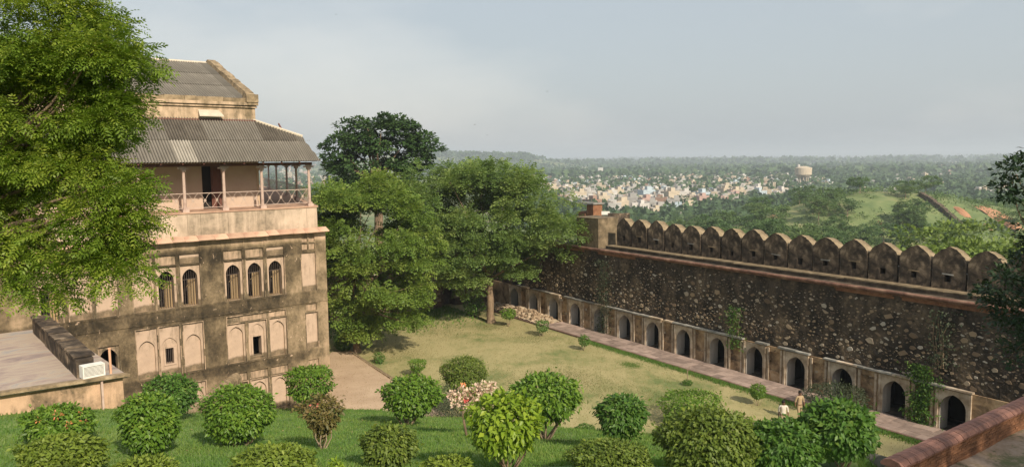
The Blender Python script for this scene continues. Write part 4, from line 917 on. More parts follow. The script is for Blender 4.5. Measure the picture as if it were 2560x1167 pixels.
# the big neem at the left, close to the viewpoint
Yn = 16.0
nl = [lob(40, 110, 190, 130, 6.17), lob(170, 110, 110, 100, 6.24), lob(265, 185, 85, 75, 5.94), lob(110, 300, 200, 130, 6.24), lob(290, 300, 62, 45, 5.86), lob(235, 280, 75, 80, 6.02), lob(-60, 420, 150, 170, 6.32), lob(215, 455, 75, 70, 5.86),
      lob(320, 480, 32, 38, 5.82), lob(150, 420, 110, 90, 6.09), lob(130, 610, 125, 65, 6.02), lob(255, 590, 85, 55, 5.79), lob(305, 690, 32, 52, 5.71), lob(125, 740, 35, 42, 5.86), lob(-30, 600, 90, 80, 6.09), lob(330, 545, 38, 30, 5.75), lob(60, 690, 90, 40, 6.08), lob(205, 690, 85, 42, 5.84), lob(112, 765, 34, 30, 5.92), lob(-120, 180, 90, 110, 6.58, 250)]
bz = bank_z(-6.7, 5.6)
tree('neem_tree', 'large bright green neem tree close by, its feathery fronds hiding the palace roofs', (-6.7, 5.6, bz), tuple(on_y(-170, 640, 6.3)), nl, 310, .225, 76, .085, L_NEAR, FN_V, FN_F, .16, .08, droop=.75, ntips=60)
# two neems on the lawn and the dark fig behind
tA = on_z(893, 880); YA = tA.y
tree('neem_tree', 'broad green neem tree with hanging branches beside the palace corner', tA, tuple(on_y(880, 770, YA)),
     [lob(925, 585, 140, 130, YA), lob(850, 560, 70, 110, YA - 1), lob(1010, 600, 80, 90, YA), lob(870, 700, 75, 90, YA - 1), lob(975, 700, 105, 90, YA - 1.5), lob(905, 790, 60, 50, YA - .5), lob(1040, 680, 50, 70, YA), lob(850, 640, 60, 100, YA + 1), lob(1000, 770, 40, 60, YA - 1), lob(960, 500, 90, 50, YA + 1)], 150, 1.25, 115, .42, L_MID, FM_V, FM_F, .26, .2, droop=.7)
tB = on_z(1228, 806); YB = tB.y
tree('neem_tree', 'wide domed neem tree with a bare pale trunk on the lawn near the wall', tB, tuple(on_y(1226, 690, YB)),
     [lob(1190, 520, 130, 115, YB), lob(1310, 540, 110, 105, YB), lob(1080, 510, 80, 85, YB - 1), lob(1390, 580, 65, 70, YB - 1), lob(1160, 640, 95, 70, YB - 1.5), lob(1300, 640, 80, 60, YB - 1), lob(1230, 460, 100, 50, YB + 1), lob(1110, 600, 70, 70, YB), lob(1150, 700, 50, 40, YB - 1), lob(1040, 560, 45, 70, YB), lob(1240, 610, 80, 80, YB + 2), lob(1180, 490, 85, 65, YB + 1.5), lob(1160, 560, 70, 60, YB + 1)], 185, 1.4, 116, .46, L_MID2, FM_V, FM_F, .34, .28, droop=.5, ntips=16)
YC = 92.0; cC = on_y(950, 520, YC)
tree('fig_tree', 'tall dark green fig tree rising behind the two neem trees', (cC.x, cC.y, -3), tuple(on_y(945, 470, YC)),
     [lob(850, 375, 42, 62, YC), lob(955, 350, 85, 55, YC), lob(1060, 378, 42, 48, YC), lob(930, 420, 105, 45, YC), lob(1015, 400, 60, 45, YC), lob(870, 440, 50, 40, YC), lob(900, 340, 40, 40, YC), lob(1000, 335, 35, 35, YC), lob(985, 440, 90, 45, YC), lob(930, 480, 110, 40, YC)], 175, 1.2, 140, .40, L_DARK, LEAF_V * np.array([1.3, 1, 1]), LEAF_F, .6, .5, droop=.8, ntips=22)
# dark tree hanging in at the right edge
L_SHADE = m_leaf('dark broad leaf', (0.014, 0.034, 0.014), (0.028, 0.06, 0.024), (0.07, 0.075, 0.035), .2, .5)
YR = 17.5
tree('broadleaf_tree', 'dark leafy tree hanging into view at the end of the fort wall', (14.6, 17.6, 6.4), tuple(on_y(2640, 800, YR)),
     [lob(2545, 455, 42, 55, YR), lob(2525, 470, 30, 30, YR), lob(2590, 430, 50, 60, YR), lob(2545, 740, 85, 80, YR), lob(2500, 730, 45, 55, YR - .3), lob(2560, 840, 75, 70, YR), lob(2525, 890, 40, 30, YR), lob(2620, 650, 80, 90, YR + .3), lob(2620, 800, 90, 120, YR + .5), lob(2600, 550, 25, 60, YR)], 260, .24, 30, .12, L_SHADE, LEAF_V, LEAF_F, .16, .1, droop=.7, ntips=46)

tree('broadleaf_tree', 'unseen leafy tree added right of the viewpoint to shade the brick parapet', (20.5, 5.0, 7.5), (20.5, 5.0, 12), [((19.5, 6.5, 17), (4.5, 4, 3.4)), ((22.5, 9, 16.5), (3.6, 3.2, 3)), ((17.5, 4.5, 18), (3, 3, 2.6))], 120, 1.1, 60, .4, L_SHADE, LEAF_V * np.array([1.4, 1, 1]), LEAF_F, .4, .3, ntips=20)  # out-of-view tree, added for the shadow it throws on the parapet
# ------------------------------------------------------------------ clipped bushes
LB = {
 'bright': m_leaf('bright lime leaf', (0.11, 0.20, 0.02), (0.22, 0.33, 0.03), (0.36, 0.44, 0.05), .42, .42),
 'green': m_leaf('green bush leaf', (0.058, 0.13, 0.016), (0.13, 0.24, 0.028), (0.24, 0.34, 0.048), .40, .42),
 'deep': m_leaf('deep green bush leaf', (0.045, 0.11, 0.02), (0.09, 0.19, 0.032), (0.18, 0.27, 0.05), .38, .45),
 'olive': m_leaf('olive bush leaf', (0.06, 0.10, 0.016), (0.125, 0.18, 0.028), (0.23, 0.28, 0.05), .32, .5),
 'yellow': m_leaf('yellow green bush leaf', (0.075, 0.12, 0.016), (0.165, 0.23, 0.03), (0.27, 0.33, 0.06), .36, .5),
 'rust': m_leaf('rusty sparse leaf', (0.07, 0.075, 0.02), (0.14, 0.12, 0.035), (0.22, 0.15, 0.06), .3, .5),
 'grey': m_leaf('grey green leaf', (0.035, 0.055, 0.028), (0.065, 0.085, 0.045), (0.10, 0.12, 0.065), .25, .6)}
PET = {'orange': m_leaf('orange petal', (0.55, 0.16, 0.05), (0.68, 0.26, 0.10), (0.72, 0.38, 0.22), .3, .6), 'blush': m_leaf('blush petal', (0.62, 0.38, 0.34), (0.72, 0.56, 0.46), (0.72, 0.66, 0.5), .3, .6), 'red': m_leaf('red petal', (0.5, 0.06, 0.06), (0.6, 0.1, 0.1), (0.6, 0.2, 0.15), .3, .6)}
def flw(*a):
    o = ob(*a); o['kind'] = 'stuff'; return o
def bush(label, c, r, base, lf, size, n, surf='bank', stems='fan', flat=False, grp=None, shape=1.0, narrow=False, name='bush', flowers=None, parts=0, sparse=False, at=None, bark='palebark', ragged=.0, dz=0):
    if not parts: size *= .80; n = int(n * 1.55)
    if at is None: at = on_bank(*base) if surf == 'bank' else on_z(base[0], base[1], 0.0)
    b = Vector((at.x, at.y, at.z)); Y = b.y; k = Y / F; cc = on_y(c[0], c[1], Y) - b; rx, rz = r[0] * k, r[1] * k; ry = rx * .92
    t = empty(name, b, 0, label, 'bush', grp)
    d = runit(n)
    if flat: d[:, 2] = np.sign(d[:, 2]) * np.abs(d[:, 2]) ** .7; d = nrm(d)
    rad = np.where(rng.uniform(0, 1, n) < .72, rng.uniform(.84, 1.04, n), rng.uniform(.35, .86, n))
    lump = 1 + .05 * np.sin(d[:, 0] * 2.3 + cc.z * 9) + .06 * np.sin(d[:, 1] * 3.1 + d[:, 2] * 3.7 + cc.x * 5) + .08 * np.sin(d[:, 0] * 5 + cc.x) * np.sin(d[:, 2] * 6 + d[:, 1] * 4)
    spike = np.where(rng.uniform(0, 1, n) < .09, rng.uniform(1.0, 1.17 + ragged, n), 1.0)
    P = d * (rad * lump * spike)[:, None]; sh = np.ones(n)
    if shape != 1.0: sh = np.where(P[:, 2] < 0.3, 1 - (1 - shape) * np.clip((.3 - P[:, 2]) / 1.3, 0, 1), 1.0)
    if flat: P[:, 2] = np.clip(P[:, 2], -1, .62) / .8
    P = P * np.array([rx, ry, rz]); P[:, 0] *= sh; P[:, 1] *= sh; P = P + np.array(cc)
    if sparse: keep = rng.uniform(0, 1, n) < .7; P, d = P[keep], d[keep]
    n = len(P)
    ax = d * .55 + rng.normal(size=(n, 3)) * .45; ax[:, 2] -= .45
    nv = d * .9 + rng.normal(size=(n, 3)) * .35; nv[:, 2] += .35
    cl = np.sin(P[:, 0] * 4 / max(rx, .1) + cc.x * 7) * np.sin(P[:, 1] * 5 / max(rx, .1)) * np.sin(P[:, 2] * 5 / max(rz, .1) + 1)
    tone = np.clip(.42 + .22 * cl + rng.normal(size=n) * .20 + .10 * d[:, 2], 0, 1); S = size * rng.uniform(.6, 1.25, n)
    tv, tf = (NARROW_V, NARROW_F) if narrow else (LEAF_V, LEAF_F)
    if parts:
        sc_ = np.array(b + cc) - np.array(EYE); sc_ /= np.linalg.norm(sc_); front = np.argsort((d @ sc_) + (rad > .95)[:n] * -.4 - S); pick, rest_ = front[:parts], front[parts:]
        tones = []
        for q in range(5):
            m_ = np_mesh('leaf', tv, tf, LB[lf], np.full(len(tv), .22 + .17 * q)); tones.append(m_)
        axn = nrm(ax); sd = nrm(np.cross(axn, nv)); no = np.cross(sd, axn)
        for i in pick:
            o = bpy.data.objects.new('leaf', tones[int(min(4, tone[i] * 5))]); COL.objects.link(o); o.parent = t
            mt = Matrix([[sd[i][a], axn[i][a], no[i][a], 0] for a in range(3)] + [[0, 0, 0, 1]]); o.matrix_local = Matrix.Translation(Vector(P[i])) @ mt @ Matrix.Scale(float(S[i]), 4)
        o = ob('foliage', scatter('foliage', P[rest_], ax[rest_], nv[rest_], S[rest_], tv, tf, LB[lf], tone[rest_]), t); o['kind'] = 'stuff'
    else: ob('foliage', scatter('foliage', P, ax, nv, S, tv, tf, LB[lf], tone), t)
    if stems:
        mb = MB(); low = cc.z - rz * .75; ns = {'fan': 8, 'spread': 13, 'trunk': 1, 'few': 4}[stems]
        for i in range(ns):
            a = 2 * math.pi * i / ns + R.uniform(-.3, .3); w = R.uniform(.25, .6) * (1.15 if stems == 'spread' else 1)
            tip = Vector((cc.x + rx * w * math.cos(a), cc.y + ry * w * math.sin(a), cc.z + rz * R.uniform(-.45, .1))); st_ = Vector((R.uniform(-.06, .06), R.uniform(-.06, .06), -.15))
            mid = st_.lerp(tip, .5) + Vector((.22 * rx * math.cos(a) + R.uniform(-.05, .05), .22 * ry * math.sin(a), (-.08 if stems == 'spread' else 0) * abs(tip.z)))
            q = st_.lerp(mid, .5) + Vector((R.uniform(-.04, .04), R.uniform(-.04, .04), 0)); r0 = R.uniform(.028, .05) * (2 if stems == 'trunk' else 1) * max(.5, min(1.3, rx))
            mb.tube([st_, q, mid, mid.lerp(tip, .5), tip], [r0, r0 * .85, r0 * .7, r0 * .5, r0 * .25], 6)
        ob('stem', mb.mesh('stem', M[bark], True), t)
    if flowers:
        for (fx, fy, fr, kind, nn) in flowers:
            q = on_y(fx, fy, Y - ry * .75) - b; u = runit(nn); PP = np.array(q) + u * np.array([fr * k, fr * k, fr * k * .8]) * rng.uniform(.3, 1, (nn, 1))
            flw('flower', scatter('flower', PP, u, runit(nn), size * .55 * rng.uniform(.7, 1.2, nn), LEAF_V, LEAF_F, PET[kind], rng.uniform(0, 1, nn)), t)
    return t
G_ = 'clipped bushes on the grass bank'
bush('rounded bush dotted with orange flowers in front of the annex wall', (142, 1058), (80, 48), (135, 1108), 'green', .17, 3000, grp=G_, flowers=[(143, 1035, 12, 'orange', 26), (172, 1062, 9, 'orange', 16), (97, 1048, 8, 'orange', 12), (208, 1052, 8, 'orange', 10), (150, 1095, 7, 'orange', 9), (203, 1028, 5, 'orange', 6)], ragged=.15, bark='palebark')
bush('yellowish bush cut by the frame edge in front of the orange-flowered bush', (152, 1140), (98, 56), (150, 1195), 'yellow', .16, 3600, grp=G_, ragged=.1)
bush('dark green bush against the foot of the palace wall behind a lighter bush', (430, 985), (62, 46), (440, 1048), 'deep', .2, 2300, grp=G_, ragged=.2)
bush('tall round green bush on short forked stems left of the garden wall', (375, 1058), (74, 76), (364, 1140), 'green', .17, 3600, grp=G_, shape=.75)
bush('big dome bush with a ring of bent bare stems beneath it', (600, 1028), (86, 66), (603, 1112), 'green', .16, 4200, grp=G_, stems='spread')
bush('low lime bush at the bottom frame edge below the forked-stem bush', (362, 1175), (78, 28), (362, 1200), 'yellow', .14, 2200, grp=G_)
bush('wide yellow-green bush at the bottom frame edge below the dome bush', (690, 1162), (98, 48), (690, 1205), 'yellow', .14, 3600, grp=G_)
bush('flat-topped clipped bush on twisted pale stems at the palace corner', (776, 952), (58, 38), (770, 1028), 'green', .23, 2300, grp=G_, flat=True, stems='spread')
bush('sparse rust-tinged vase-shaped bush on a thin woody base', (807, 1038), (54, 52), (806, 1122), 'rust', .17, 1500, grp=G_, shape=.35, sparse=True, ragged=.2, flowers=[(785, 1012, 8, 'red', 8)])
bush('olive bush with woody middle standing between the rusty bush and the flowering shrub', (973, 1112), (66, 52), (975, 1165), 'olive', .15, 2600, grp=G_, ragged=.2)
bush('round green bush at the bend of the dirt path with thin legs showing', (1028, 986), (70, 50), (1018, 1062), 'green', .21, 2900, grp=G_, ragged=.1)
bush('bush like a bright lime ball with large leaves on a thick trunk cluster', (1265, 1052), (88, 74), (1266, 1172), 'bright', .175, 2300, grp=G_, stems='fan', parts=300, bark='bark')
bush('wide bush on splayed pale stems right of the lime ball bush', (1365, 988), (86, 52), (1362, 1098), 'green', .22, 3300, grp=G_, ragged=.12)
bush('upright bush with yellowish top standing alone at the edge of the dry lawn', (1557, 1036), (58, 52), (1552, 1122), 'deep', .19, 2400, grp=G_, stems='few', ragged=.12, bark='bark')
bush('olive dome bush at the bottom frame edge with one dry upright twig', (1525, 1148), (100, 48), (1525, 1200), 'olive', .11, 4600, grp=G_)
bush('broad flat-topped bush behind the largest olive bush', (1727, 1018), (83, 40), (1735, 1082), 'green', .19, 3000, grp=G_, flat=True)
bush('largest olive bush, filling the lower edge before the flat-topped bush', (1765, 1102), (122, 80), (1775, 1190), 'olive', .14, 6000, grp=G_, ragged=.08)
bush('round green bush in front of the man in the white shirt', (1953, 1106), (96, 56), (1960, 1176), 'deep', .17, 3800, grp=G_, bark='bark')
bush('leafy bush on a dark stem to the right of the two men', (2099, 1068), (84, 62), (2108, 1166), 'deep', .18, 3600, grp=G_, ragged=.12, stems='few', bark='bark')
bush('small yellow bush tip at the bottom frame edge left of the lime ball bush', (1118, 1168), (62, 22), (1118, 1195), 'yellow', .13, 1600, grp=G_)
bush('sprig of bright leaves at the bottom frame edge right of the wide yellow-green bush', (842, 1166), (16, 16), (842, 1190), 'bright', .15, 90, grp=G_, stems='few')
bush('clipped cup-shaped shrub on the lit lawn behind the path bush', (1043, 912), (24, 15), (1040, 942), 'green', .15, 900, 'lawn', flat=True, shape=.5)
bush('olive round-headed shrub with grey drooping skirts at the lawn edge', (1158, 930), (56, 40), (1152, 1050), 'olive', .17, 3600, 'lawn', stems='few', ragged=.05)
bush('grey-green feathery shrub under the olive round-headed shrub', (1128, 1005), (48, 48), (1140, 1058), 'grey', .18, 2000, 'lawn', narrow=True, sparse=True, stems=None)
bush('small low round shrub at the foot of the bank on the dry lawn', (1464, 1073), (25, 14), (1464, 1086), 'deep', .12, 1000, 'lawn', stems=None)
bush('dark feathery shrub by the path in front of an arch beside the men', (2090, 992), (78, 34), (2090, 1030), 'grey', .2, 2600, 'lawn', narrow=True, ragged=.3, bark='bark', stems='few')
bush('ball-shaped shrub on a short stem beside the paved path near the two men', (1895, 976), (20, 18), (1893, 1012), 'green', .13, 1000, 'lawn', stems='few')
bush('small lone shrub on a thin stem beside the path, below the fifth near arch', (1460, 850), (14, 13), (1457, 876), 'deep', .16, 420, 'lawn', stems='few', ragged=.2)
bush('small dark lone shrub beside the path just right of the rubble heap', (1356, 812), (18, 12), (1355, 840), 'deep', .18, 420, 'lawn', stems='few', ragged=.2, flat=True)
bush('clipped two-tier shrub just right of the pale neem trunk', (1271, 783), (18, 13), (1270, 816), 'green', .18, 600, 'lawn', stems='few')
bush('shrub in the deep shade left of the pale neem trunk', (1186, 762), (26, 22), (1190, 792), 'deep', .25, 600, 'lawn', stems='few', ragged=.2)
bush('two-stemmed shrub half bare, on the lawn by the dirt path', (948, 893), (13, 15), (944, 908), 'deep', .15, 420, 'lawn', stems='few', ragged=.4)
bush('dark round shrub in the shade beside the palace corner tree', (858, 852), (24, 24), (860, 874), 'deep', .17, 1100, 'lawn', stems='few')
bush('thin sapling almost leafless with a green tuft at its foot', (1719, 955), (12, 6), (1718, 962), 'deep', .12, 300, 'lawn', stems=None)
q = on_z(1718, 960); mb = MB(); mb.tube([(0, 0, 0), (.03, 0, .5), (0, 0, 1.1)], [.03, .024, .012], 5)
for i in range(5): mb.tube([(0, 0, .7 + .08 * i), (R.uniform(-.25, .25), R.uniform(-.2, .2), 1.1 + .07 * i)], [.012, .005], 4)
s_ = thing(empty('sapling', q, 0, 'thin pale leafless sapling trunk beside the paved path', 'tree'), 'thin pale leafless sapling trunk beside the paved path', 'tree'); ob('trunk', mb.mesh('trunk', M['palebark']), s_)
# flowering shrub with a crooked trunk
fb_ = on_bank(1166, 1090)
t = empty('flowering_shrub', fb_, 0, 'shrub covered in blush and white flowers on a dark crooked trunk', 'shrub'); k = fb_.y / F
mb = MB(); pts = [on_y(x_, y_, fb_.y) - fb_ for x_, y_ in ((1168, 1096), (1160, 1055), (1157, 1025), (1168, 1005), (1175, 985))]; mb.tube(pts, [.05, .045, .04, .03, .015], 7)
for x_, y_ in ((1130, 985), (1150, 975), (1200, 978), (1215, 965), (1185, 965), (1232, 962)): mb.tube([pts[3], (on_y(x_, y_, fb_.y) - fb_).lerp(pts[3], .5) + Vector((0, 0, .1)), on_y(x_, y_, fb_.y) - fb_], [.02, .014, .006], 5)
ob('stem', mb.mesh('stem', M['bark'], True), t)
for (fx, fy, kind, fr) in ((1132, 990, 'blush', 13), (1150, 978, 'blush', 15), (1170, 985, 'blush', 14), (1190, 975, 'blush', 15), (1208, 968, 'blush', 14), (1222, 978, 'blush', 13), (1140, 1005, 'blush', 12), (1165, 997, 'red', 4), (1182, 1000, 'blush', 10), (1205, 992, 'blush', 11), (1158, 962, 'orange', 3), (1230, 962, 'blush', 10), (1195, 1012, 'blush', 9), (1167, 1012, 'blush', 9)):
    qv = on_y(fx, fy, fb_.y + R.uniform(-.3, .3)) - fb_; nn = int(fr * 6); u = runit(nn); flw('flower', scatter('flower', np.array(qv) + u * fr * k * rng.uniform(.2, 1, (nn, 1)), u, runit(nn), .11 * rng.uniform(.7, 1.2, nn), LEAF_V * np.array([1.5, 1, 1]), LEAF_F, PET[kind], rng.uniform(0, 1, nn)), t)
nn = 260; ob('foliage', scatter('foliage', np.array([np.array(on_y(R.uniform(1125, 1238), R.uniform(955, 1012), fb_.y + R.uniform(-.4, .4)) - fb_) for _ in range(nn)]), runit(nn), runit(nn), .11 * rng.uniform(.7, 1.2, nn), LEAF_V, LEAF_F, LB['olive'], rng.uniform(0, 1, nn)), t)
# climbing plants on the wall
def climber(label, s0, s1, z0, z1, n, lf='grey', dens=1.5):
    t = empty('climbing_plant', wl(s0, 0, 0), WALL_ROT, label, 'plant')
    z = z0 + (z1 - z0) * rng.uniform(0, 1, n); wv_ = .5 * np.sin(z * 2.2) * .3; s = rng.normal(size=n) * (s1 - s0) * .22 * (.7 + .5 * np.sin(z * 3) ** 2) + wv_
    P = np.stack([s, .06 + .22 * rng.uniform(0, 1, n) ** 2, z], 1); nv = np.array([0, 1.0, .5]) + rng.normal(size=(n, 3)) * .5; ax = np.array([0, .3, -.7]) + rng.normal(size=(n, 3)) * .6
    ob('foliage', scatter('foliage', P, ax, nv, .13 * rng.uniform(.6, 1.4, n), LEAF_V, LEAF_F, LB[lf], rng.uniform(0, 1, n)), t)
    mb = MB()
    for i in range(5): x = R.uniform(-.3, .3); mb.tube([(x, .04, z0), (x + R.uniform(-.3, .3), .05, (z0 + z1) / 2), (x + R.uniform(-.4, .4), .04, z1 - .2)], [.03, .02, .01], 5)
    ob('stem', mb.mesh('stem', M['bark']), t)
climber('straggling climber on the wall below the plastered block', 28.2, 30.6, .1, 6.4, 1300)
climber('green climber above the arches half way along the wall', 14.2, 16.0, 1.6, 4.6, 700, 'deep')
climber('thick dark climber between the two nearest arches', 1.1, 3.0, 0, 3.4, 2300, 'deep')
climber('thin creeper hanging high on the wall above the nearest arches', .2, 2.0, 3.4, 6.6, 420, 'grey')
# ------------------------------------------------------------------ grass
GB = m_leaf('bank grass blade', (0.065, 0.15, 0.028), (0.125, 0.235, 0.045), (0.24, 0.31, 0.08), .42, .6)
GD = m_leaf('dry grass blade', (0.16, 0.14, 0.05), (0.27, 0.22, 0.095), (0.36, 0.28, 0.14), .3, .7)
P = []
while len(P) < 110000:
    m = 60000; qq = rng.uniform(-.72, .60, m); yy = 16.5 + (43 - 16.5) * rng.uniform(0, 1, m) ** 1.15
    for a, y in zip(qq, yy):
        if y < bank_row(a)[2] + .6: P.append((a * y, y))
P = np.array(P[:110000]); Z = np.array([bank_z(x, y) for x, y in P]); n = len(P); P = np.column_stack([P, Z])
patch = .5 + .3 * np.sin(P[:, 0] * .8 + np.sin(P[:, 1] * .6) * 2) * np.sin(P[:, 1] * .9 + P[:, 0] * .3)
ax = np.array([0, 0, 1.0]) + rng.normal(size=(n, 3)) * .42
g_ = struct(ob('grass', scatter('grass', P, ax, rng.normal(size=(n, 3)), rng.uniform(.05, .13, n) * (.8 + .5 * patch), BLADE_V * np.array([1.5, 1, 1]), BLADE_F, GB, np.clip(patch * .7 + rng.uniform(0, .5, n), 0, 1))), 'stuff')
lv = P[rng.choice(len(P), 240, replace=False)].copy(); lv[:, 2] += .05
struct(ob('fallen_leaves', scatter('fallen_leaves', lv, rng.normal(size=(240, 3)) * np.array([1, 1, .2]), np.array([0, 0, 1.0]) + rng.normal(size=(240, 3)) * .4, rng.uniform(.05, .12, 240), LEAF_V, LEAF_F, GD, rng.uniform(0, 1, 240))), 'stuff')
def lawn_grass(nm, n, fs, fn, h, mat, wid=1.5):
    s = fs(n); nn = fn(n); P = np.array(W0)[None, :] + s[:, None] * np.array(WD) + nn[:, None] * np.array(WN); P[:, 2] = .02; n = len(P)
    return struct(ob(nm, scatter(nm, P, np.array([0, 0, 1.0]) + rng.normal(size=(n, 3)) * .45, rng.normal(size=(n, 3)), rng.uniform(*h, n), BLADE_V * np.array([wid, 1, 1]), BLADE_F, mat, np.clip(rng.normal(size=n) * .25 + .45, 0, 1))), 'stuff')
lawn_grass('grass', 46000, lambda n: rng.uniform(-6, 47, n), lambda n: 2.75 + 30 * rng.uniform(0, 1, n), (.04, .085), GD, 2.2)
lawn_grass('grass', 15000, lambda n: rng.uniform(-6, 27, n), lambda n: 2.72 + np.abs(rng.normal(size=n)) * .32, (.07, .17), GB, 2)
lawn_grass('grass', 15000, lambda n: 47 - np.abs(rng.normal(size=n)) * 3.2, lambda n: rng.uniform(5, 32, n), (.10, .32), GB, 2)
GM = m_leaf('half dry grass blade', (0.10, 0.125, 0.04), (0.17, 0.18, 0.07), (0.25, 0.23, 0.10), .3, .7)
for (px_, py_, rr, n_, mt_) in ((1575, 912, .8, 1200, GB), (1420, 935, 2.4, 1800, GM), (1490, 965, 3.0, 2200, GM), (1225, 815, 1.8, 1200, GM), (1100, 825, 3.4, 2000, GM), (1330, 845, 2.6, 1500, GM), (1640, 1000, 2.2, 1400, GM), (1000, 880, 2.6, 1400, GM), (1300, 960, 3.2, 2200, GM)):
    q = on_z(px_, py_); ds = Vector(q - W0); s_, n2 = ds.dot(WD), ds.dot(WN); lawn_grass('grass', n_, lambda n: s_ + rng.normal(size=n) * rr * .6, lambda n: n2 + rng.normal(size=n) * rr * .45, (.04, .09), mt_, 2)
# ------------------------------------------------------------------ trees on the hillside beyond the wall
def m_leaf_obj(name, c0, c1, c2):
    m = m_leaf(name, c0, c1, c2, .25, .6); nt = m.node_tree; oi = nt.nodes.new('ShaderNodeObjectInfo')
    f = [n for n in nt.nodes if n.type == 'VALTORGB'][0]; src = f.inputs[0].links[0].from_socket
    nt.links.new(math_(nt, 'ADD', math_(nt, 'MULTIPLY', src, .6), math_(nt, 'MULTIPLY', oi.outputs['Random'], .4)), f.inputs[0]); return m
L_HILL = m_leaf_obj('hillside leaf', (0.045, 0.095, 0.03), (0.095, 0.165, 0.052), (0.165, 0.225, 0.075))
L_LIME = m_leaf_obj('fresh hillside leaf', (0.07, 0.12, 0.022), (0.135, 0.20, 0.035), (0.22, 0.28, 0.06))
def tree_variant(h, w, n_cl, per, mat, size, cr, wide=False):
    lobes = [((R.uniform(-.35, .35) * w, R.uniform(-.35, .35) * w, h * R.uniform(.55, .78)), (w * R.uniform(.4, .62), w * R.uniform(.4, .62), h * R.uniform(.2, .32))) for _ in range(5)]
    P, ax, nv, tone, cl = crown_np(lobes, n_cl, cr, per, .6, .3); n = len(P)
    c = scatter('crown', P, ax, nv, size * rng.uniform(.6, 1.3, n), CARD_V, CARD_F, mat, tone)
    mb = MB(); limbs(mb, (0, 0, 0), (0, 0, h * .38), [tuple(x) for x in cl[:9]], h * .022, h * .016); return c, mb.mesh('trunk', M['palebark'])
VAR = [tree_variant(7.0, 5.0, 46, 60, L_HILL, .34, .95), tree_variant(6.0, 6.0, 50, 60, L_HILL, .34, .95), tree_variant(8.5, 5.2, 54, 60, L_HILL, .36, 1.0), tree_variant(5.0, 5.5, 40, 56, L_HILL, .32, .85), tree_variant(3.2, 4.2, 30, 46, L_HILL, .27, .7)]
VLIME = [tree_variant(10.0, 7.5, 90, 80, L_LIME, .27, 1.15), tree_variant(9.0, 8.0, 90, 80, L_LIME, .27, 1.15)]
def put_tree(v, p, sc_, label, grp, rz=None):
    t = empty('hillside_tree', p, R.uniform(0, 6.28) if rz is None else rz, label, 'tree', grp); t.scale = (sc_ * R.uniform(.9, 1.15), sc_ * R.uniform(.9, 1.15), sc_)
    ob('crown', v[0], t); ob('trunk', v[1], t); return t
def proj(p):
    d = Vector(p) - EYE; z = d.dot(fw); return PW / 2 + F * d.dot(rt) / z, PH / 2 - F * d.dot(up) / z
def inpoly(x, y, P):
    c = False
    for (x0, y0), (x1, y1) in zip(P, P[1:] + P[:1]):
        if (y0 > y) != (y1 > y) and x < (x1 - x0) * (y - y0) / (y1 - y0) + x0: c = not c
    return c
CLEAR = [[(2060, 512), (2120, 490), (2200, 480), (2245, 490), (2240, 540), (2205, 552), (2195, 522), (2120, 530)], [(1895, 590), (1920, 550), (2010, 520), (2030, 560), (1980, 600)], [(2390, 500), (2450, 530), (2400, 560)], [(2460, 530), (2560, 545), (2560, 570), (2500, 560)]]
def hill_label(i, px, Y):
    kind = 'small scrub bush' if i == 4 else 'bushy tree' if i == 0 else 'taller tree' if i == 2 else 'low spreading thorn tree' if i == 1 else 'rounded small tree'
    where = 'below the white halls' if px < 1700 else 'below the mosque' if px < 1950 else 'left of the grassy knoll' if px < 2090 else 'on the grassy knoll' if px < 2250 else 'beside the old hill wall' if px < 2390 else 'by the orange clay bank'
    dep = 'near the fort wall' if Y < 160 else 'half way up' if Y < 250 else 'at the back' if Y < 350 else 'at the edge of the plain'
    return f'{kind} {where}, {dep}'
placed = []; LAB = ['bushy green tree on the hillside beyond the fort wall', 'low spreading thorn tree on the scrubby hillside', 'rounded tree among the scrub below the town', 'small scrub bush on the hillside']
k_ = 0
while len(placed) < 285 and k_ < 30000:
    k_ += 1; Y = 85 + 395 * R.random() ** .8; X = Y * R.uniform(.085, .70)
    d = fort_d(X, Y)
    if d < 14: continue
    z = terr_z(X, Y); px, py = proj((X, Y, z))
    if any(inpoly(px, py, c) for c in CLEAR) and R.random() < .97: continue
    if any((X - a) ** 2 + (Y - b) ** 2 < (2.2 + .009 * Y) ** 2 for a, b in placed): continue
    placed.append((X, Y)); i = R.choice((0, 1, 1, 2, 3, 3, 4)); put_tree(VAR[i], (X, Y, z - .1), R.uniform(.75, 1.2), hill_label(i, px, Y), 'trees on the hillside beyond the wall')
LIME = ['bright green tree beyond the merlons, furthest left of the back row of four', 'bright green tree in the back row, second from the left beyond the merlons', 'bright green tree in the back row, third from the left beyond the merlons', 'bright green tree at the right end of the back row beyond the merlons', 'bright green tree in the front row, furthest left beyond the merlons', 'bright green tree in the front row, second from the left beyond the merlons', 'bright green tree in the front row, third from the left beyond the merlons', 'bright green tree nearest the dark hanging tree beyond the last merlons']
for px, py, Y in ((2330, 600, 92), (2420, 585, 98), (2500, 580, 90), (2560, 590, 84), (2260, 650, 96), (2400, 640, 84), (2470, 640, 80), (2545, 640, 76)):
    p = on_y(px, py, Y); z = terr_z(p.x, p.y); h = p.z + 2.2 - z; put_tree(R.choice(VLIME), (p.x, p.y, z - .2), h / 10.5, LIME.pop(0), 'bright trees beyond the merlons')
KN = ['dark tree in the middle of the grassy knoll', 'dark tree at the left of the knoll clump', 'dark tree at the right of the knoll clump', 'tree below the white hall, furthest left beyond the merlons', 'tree below the white shed, beyond the fourth merlon', 'tree right of the white shed, beyond the fifth merlon', 'pale-stemmed tree at the foot of the knoll, left of the hill wall', 'pale-stemmed tree just below the hill wall', 'tree at the town edge below the big town trees', 'tree left of the knoll below the mosque', 'tree on the knoll crest at the left of the hill wall top', 'tree right of the top of the hill wall', 'tree at the very top of the knoll']
